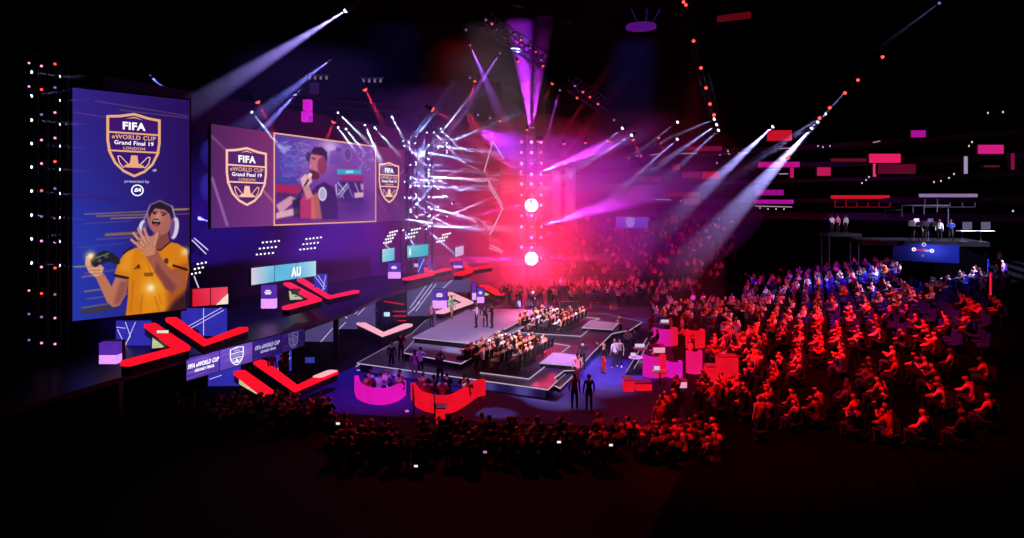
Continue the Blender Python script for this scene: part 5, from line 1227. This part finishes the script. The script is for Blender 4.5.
# violet blue beams streaking across the gap beside the portrait screen
for (x0, y0, x1, y1) in ((150, 75, 190, 115), (212, 222, 188, 215), (330, 60, 200, 160), (300, 90, 195, 200)):
    beam(x0, y0, x1, y1, 44, 46, 10, 16000, (.2, .2, 1), L_DIM, 'dim violet head above the portrait screen', 'dim violet heads near the portrait screen', r=.06)
# hanging magenta panel
p = at(307, 122, 46)
r_ = thing('hanging_speaker', p, 'magenta lit speaker box hanging above the wide screen', 'speaker')
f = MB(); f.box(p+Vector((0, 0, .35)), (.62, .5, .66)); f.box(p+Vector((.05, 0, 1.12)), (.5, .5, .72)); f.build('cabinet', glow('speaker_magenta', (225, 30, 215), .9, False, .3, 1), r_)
f = MB(); f.box(p+Vector((.3, -.28, .2)), (.16, .03, .35)); f.build('bracket', WHITEP, r_); f = MB(); f.box(p+Vector((.45, .1, 2.3)), (.55, .3, .7)); f.build('clamp', paint('grey_metal', (150, 150, 170), .4), r_)
f = MB(); f.tube(p+Vector((0, 0, 1.5)), p+Vector((.2, 0, 8)), .03, n=5); f.build('cable', BLACK, r_)
# red light tower
TD = 76.0
tw = truss('light_tower', at(531.5, 291, TD), at(531.5, 128, TD), 1.1, 'tall lattice tower of red lamps with two blinding floodlights', 'light tower', mat=BLACK)
rowsT = [142, 152.5, 163.6, 174.3, 184, 195, 205.3, 215.7, 226.8, 237.5, 247.3, 258.4]
for i, y in enumerate(rowsT):
    for k, x in enumerate((521.5, 531.5, 541)):
        if k == 1 and i in (6, 11): continue
        c = at(x, y, TD-.9); rb = .12 if i % 2 and k != 1 else .16; f = MB(); f.lathe([(rb, 0), (rb*.9, .06)], c, Vector((0, -1, 0)).to_track_quat('Z', 'Y'), 10); f.build('lamp', L_HOT if (i+k) % 3 else L_RED, tw)
for j, (y, lab) in enumerate(((205.3, 'upper'), (258.6, 'lower'))):
    c = at(531.5, y, TD-1.2); r_ = thing('flood_light', c, '%s blinding pink white floodlight on the red light tower' % lab, 'floodlight', 'floodlights of the red tower')
    f = MB(); f.lathe([(.5, .3), (.72, 0)], c, Vector((0, 1, 0)).to_track_quat('Z', 'Y'), 16); f.build('housing', BLACK, r_)
    f = MB(); f.lathe([(.7, 0), (.62, .12), (.3, .2)], c, Vector((0, -1, 0)).to_track_quat('Z', 'Y'), 16); f.build('lens', glow('flood_lens', (255, 225, 235), 8, False), r_)
    point('flood_lamp', c+Vector((0, -.7, 0)), 10000, (1.0, .003, .075), .6); point('flood_lamp', c+Vector((0, -.8, 0)), 260, (1.0, .4, .7), .5)  # second, weaker point added to whiten the haze near the lens
# violet beams from the tower and over the stage
vg = 'violet heads around the red tower'
for (x0, y0, x1, y1, d, W, col) in ((530, 128, 519, 15, 17, 42000, (.42, .02, 1)), (533, 128, 540, 60, 12, 20000, (.5, .02, .8)), (531, 200, 531, 100, 5, 22000, (.8, .03, .8)), (541, 172, 620, 140, 12, 70000, (.55, .05, 1)), (541, 226, 640, 196, 13, 60000, (.5, .05, .9)), (521, 172, 470, 140, 9, 12000, (.8, .03, .5)),
        (541, 184, 600, 110, 5, 9000, CRD), (521, 258, 430, 262, 10, 12000, (.6, .05, .9)), (500, 53, 450, 130, 7, 12000, (.4, .08, 1)), (470, 45, 505, 125, 9, 12000, (.35, .08, 1)), (560, 90, 540, 160, 5, 9000, (.5, .05, 1)), (541, 258, 620, 258, 10, 9000, (.8, .02, .4)), (541, 163, 590, 95, 4, 8000, CRD), (541, 226, 600, 262, 8, 6000, (.9, .02, .3)), (521, 205, 450, 222, 8, 8000, (.6, .04, .9))):
    beam(x0, y0, x1, y1, TD-2, TD-4, d, W*2.5, col, L_HOT if col[0] > .6 else L_DIM, 'violet or red head on and around the red light tower', vg, r=.12)
# white violet beams over the right half
bg = 'white violet beams over the right stand'
for (x0, y0, x1, y1, d, W) in ((717, 124.5, 652, 170, 7, 12000), (714.6, 119, 660, 142, 5, 6000), (718.7, 130, 670, 175, 6, 8000), (773, 126.5, 688, 205, 10, 30000), (812, 128, 716, 232, 12, 50000), (826, 114, 770, 150, 5, 8000), (818, 122, 740, 175, 6, 11000),
        (677.5, 139, 620, 190, 6, 11000), (622.6, 128, 580, 163, 5, 10000), (632, 135, 560, 180, 6, 14000), (677.7, 122, 640, 150, 5, 4000), (939.5, 3, 895, 36, 4, 1800), (845, 92, 780, 165, 5, 3000)):
    beam(x0, y0, x1, y1, 58, 57, d, W*2.2, (.4, .36, 1), L_BLUE if W > 3500 else L_DIM, 'moving head over the right stand throwing a violet white beam down to the left', bg, r=.12)
for (x0, y0, x1, y1) in ((564, 143.5, 566, 160), (585.5, 142.5, 587, 160), (609, 141, 611, 158), (633, 139.5, 640, 156), (658.7, 137.6, 664, 152), (552.5, 83.5, 546, 96), (518, 61, 530, 90), (475, 81, 470, 100), (527, 129.5, 527, 150), (541, 141, 541, 160), (538, 141, 538, 160)):
    beam(x0, y0, x1, y1, 70, 70, 12, 5000, CRD, L_RED, 'red wash head on the truss behind the stage', 'red wash heads behind the stage', r=.14)
for (x, y) in ((683.5, 2), (686, 5), (693.6, 41), (701, 68), (706, 88), (710, 104), (714, 115), (829.7, 107.7), (819.7, 118), (845, 93), (858, 80), (882.6, 57), (788, 158)):
    fixture(at(x, y, 56), at(x-20, y+60, 40), .13, L_RED, 'small red head on the long curved truss over the hall', 'red heads along the curved truss')
truss('ceiling_truss', at(683, -4, 56.5), at(716, 122, 58.5), .6, 'dark ceiling truss descending to the middle beams', mat=BLACK)
truss('ceiling_truss', at(890, 48, 56.5), at(808, 128, 58.5), .6, 'dark ceiling truss carrying the right hand beams', mat=BLACK)
DKV = paint('truss_violet_grey', (90, 80, 110), .3, .6)
truss('ceiling_truss', at(485, 20, 55), at(545, 62, 58), 1.0, 'lattice ceiling truss above the light tower, violet lit', mat=DKV, n=12)
truss('ceiling_truss', at(572, 84, 60), at(604, 106, 64), 1.0, 'shorter lattice truss right of the violet lit one', mat=DKV, n=8)
for (x, y) in ((486, 20), (492, 24), (497, 30), (505, 38), (521, 40), (530, 48), (541, 60), (543, 66), (514, 34), (536, 52), (575, 86), (583, 92), (590, 97), (598, 104), (577, 98), (614, 120), (466, 30), (470, 78), (478, 115), (490, 118), (500, 121)):
    fixture(at(x, y, 57), at(x+10, y+80, 50), .09, L_DIM if (x+y) % 3 else L_RED, 'dim violet lamp on the lattice trusses above the light tower', 'dim lamps on the lattice trusses')
# vague things hanging in the dark: violet and red lit speaker clusters
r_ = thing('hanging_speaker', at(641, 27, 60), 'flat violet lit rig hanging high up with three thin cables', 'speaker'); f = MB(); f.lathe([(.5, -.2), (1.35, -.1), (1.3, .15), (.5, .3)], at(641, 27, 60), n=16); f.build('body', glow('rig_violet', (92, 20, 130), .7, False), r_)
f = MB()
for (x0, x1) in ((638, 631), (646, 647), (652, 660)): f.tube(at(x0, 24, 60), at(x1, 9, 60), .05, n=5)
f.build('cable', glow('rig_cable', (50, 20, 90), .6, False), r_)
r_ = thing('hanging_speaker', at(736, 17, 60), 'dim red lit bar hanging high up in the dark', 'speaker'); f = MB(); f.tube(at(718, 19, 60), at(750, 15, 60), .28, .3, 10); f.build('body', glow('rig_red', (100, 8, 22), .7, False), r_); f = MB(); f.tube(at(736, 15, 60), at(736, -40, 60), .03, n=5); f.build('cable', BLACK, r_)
for (x, y, sc_, lab) in ((318, 75, 1, 'left'), (372, 78, 1, 'right')):
    c = at(x, y, 48); r_ = thing('lamp_bar', c, 'short bar of dim grey lamps hanging above the wide screen, %s one' % lab, 'lamp bar')
    f = MB(); f.box(c, (1.6, .15, .12)); f.build('bar', STEEL, r_)
    for k in range(4):
        f = MB(); f.lathe([(.1, -.3), (.08, -.08)], c+Vector((-.6+.4*k, 0, 0)), n=8); f.build('lamp', glow('dimlamp', (110, 100, 120), .8, False), r_)
# stray phone lights in the foreground
for (x, y, lab) in ((338, 423.5, 'small white phone screen glowing in the dark foreground, left'), (416, 466, 'tiny white phone light low in the foreground'), (485, 452, 'pinkish phone screen in the dark foreground'), (407, 411, 'pale violet phone screen below the wavy sofa'), (559, 442, 'tiny white phone light below the aisle'), (611, 445, 'greenish white phone light in the foreground, right')):
    D = 24; c = at(x, y, D); r_ = thing('phone', c, lab, 'phone'); f = MB(); f.box(c, (.15, .012, .09)); f.build('case', BLACK, r_)
    f = MB(); f.box(c+Vector((0, -.008, 0)), (.13, .004, .075)); f.build('display', glow('phone_pink', (220, 120, 220), .9, False) if 'pink' in lab or 'violet' in lab else glow('phone_white', (225, 235, 230), 1.2, False), r_)

# ================================================================ HAZE
def haze_mat(name, d):
    vm = bpy.data.materials.new(name); vm.use_nodes = True; vm.node_tree.nodes.clear()
    vo = vm.node_tree.nodes.new('ShaderNodeOutputMaterial'); v = vm.node_tree.nodes.new('ShaderNodeVolumeScatter'); v.inputs['Density'].default_value = d; v.inputs['Color'].default_value = (.97, .97, 1, 1)
    vm.node_tree.links.new(v.outputs[0], vo.inputs['Volume']); return vm
mb = MB(); mb.prism([(-26, 31), (8, 31), (19, 60), (26, 92), (-20, 92), (-26, 60)], .01, 18)
tag(mb.build('haze', haze_mat('thin_haze', .0014)), 'thin haze filling the air over the stage and the floor', 'haze', kind='stuff')
def cloud(px, py, D, rx, ry, rz, dens_, label):  # ellipsoid of denser haze, added where the glow should gather
    c = at(px, py, D); bm = bmesh.new(); bmesh.ops.create_uvsphere(bm, u_segments=32, v_segments=20, radius=1)
    me = bpy.data.meshes.new('haze_cloud'); 
    for v in bm.verts: v.co = Vector((v.co.x*rx, v.co.y*ry, v.co.z*rz))
    bm.to_mesh(me); bm.free(); me.materials.append(haze_mat('haze_%d' % px, dens_)); o = bpy.data.objects.new('haze_cloud', me); C.objects.link(o); o.location = c
    tag(o, label, 'haze', kind='stuff')
cloud(531, 222, 75, 14, 8, 12, .020, 'denser smoke glowing red around the light tower')
cloud(531, 228, 75, 7, 5, 8.5, .02, 'thickest smoke right around the two floodlights')
cloud(452, 185, 58, 8.5, 4, 9, .012, 'smoke in the blue white beam array')
cloud(630, 195, 64, 13, 6, 8, .012, 'smoke behind the stage crossed by violet beams')
cloud(325, 262, 46, 9, 6, 5, .009, 'violet smoke drifting in front of the playing bays')

# ================================================================ WASH LIGHTING (unseen spots added to light stage, set, crowd and haze)
def wash(name, p, q, deg, W, col, soft=.25, blend=.8): return spot(name, p, q, deg, W, col, soft=soft, blend=blend)
wash('stage_wash', (-1, 33, 27), (-2.5, 47, 1), 27, 60000, (.85, .66, 1))
wash('guest_wash', (-2, 28, 25), (1.5, 42, .8), 20, 90000, (1, .62, .76))
wash('guest_wash', (-1, 40, 26), (4, 52, .8), 22, 90000, (1, .5, .68))
wash('set_wash', (-8, 34, 26), (-15.5, 44, 4), 50, 50000, (.22, .1, 1))
wash('set_wash', (-3, 45, 27), (-11, 58, 4), 44, 85000, (.34, .1, 1))
wash('aisle_wash', (7, 33, 26), (4.8, 39.5, 0), 17, 70000, (.10, .09, 1), blend=.6)
wash('aisle_front_wash', (5, 20, 22), (4.0, 37.5, 1), 17, 65000, (1, .6, .85))
wash('front_wash', (-5, 30, 26), (-6.5, 35.5, 0), 22, 30000, (.12, .08, 1))
wash('crowd_red_wash', (10, 30, 26), (17, 39, 2), 46, 115000, (1, .008, .02))
wash('crowd_red_wash', (4, 22, 25), (12, 27, 1), 46, 40000, (1, .006, .012))
wash('crowd_pink_wash', (30, 38, 27), (22, 52, 3), 40, 70000, (1, .09, .16))
wash('stand_blue_wash', (46, 44, 27), (38, 57, 6), 38, 260000, (.6, .5, 1))
wash('far_red_wash', (-4, 60, 18), (5, 68, 0), 40, 13000, (1, .03, .12))
wash('foreground_red_wash', (-3, 36, 20), (0, 31, 0), 72, 9000, (1, .03, .05))
wash('violet_back_wash', (-3, 58, 16), (15, 68, 8), 50, 60000, (.40, .02, 1))
wash('platform_wash', (28, 44, 26), (33.5, 54, 7.5), 12, 16000, (.9, .9, 1))
wash('podium_wash', (24, 56, 26), (31.5, 66, 7.5), 8, 16000, (1, .9, 1))
w = bpy.data.worlds.new('dark_hall'); sc.world = w; w.use_nodes = True; w.node_tree.nodes['Background'].inputs[0].default_value = (0, 0, 0, 1)
sc.view_settings.view_transform = 'Standard'; sc.view_settings.look = 'None'; sc.view_settings.exposure = 0; sc.view_settings.gamma = 1; sc.view_settings.use_curve_mapping = False
cy = sc.cycles
cy.use_denoising = True; cy.denoiser = 'OPENIMAGEDENOISE'; cy.max_bounces = 3; cy.diffuse_bounces = 1; cy.glossy_bounces = 2; cy.volume_bounces = 0; cy.transparent_max_bounces = 4; cy.use_light_tree = True
cy.sample_clamp_indirect = 3; cy.caustics_reflective = False; cy.caustics_refractive = False
print('people', NP[0], 'objects', len(bpy.data.objects))
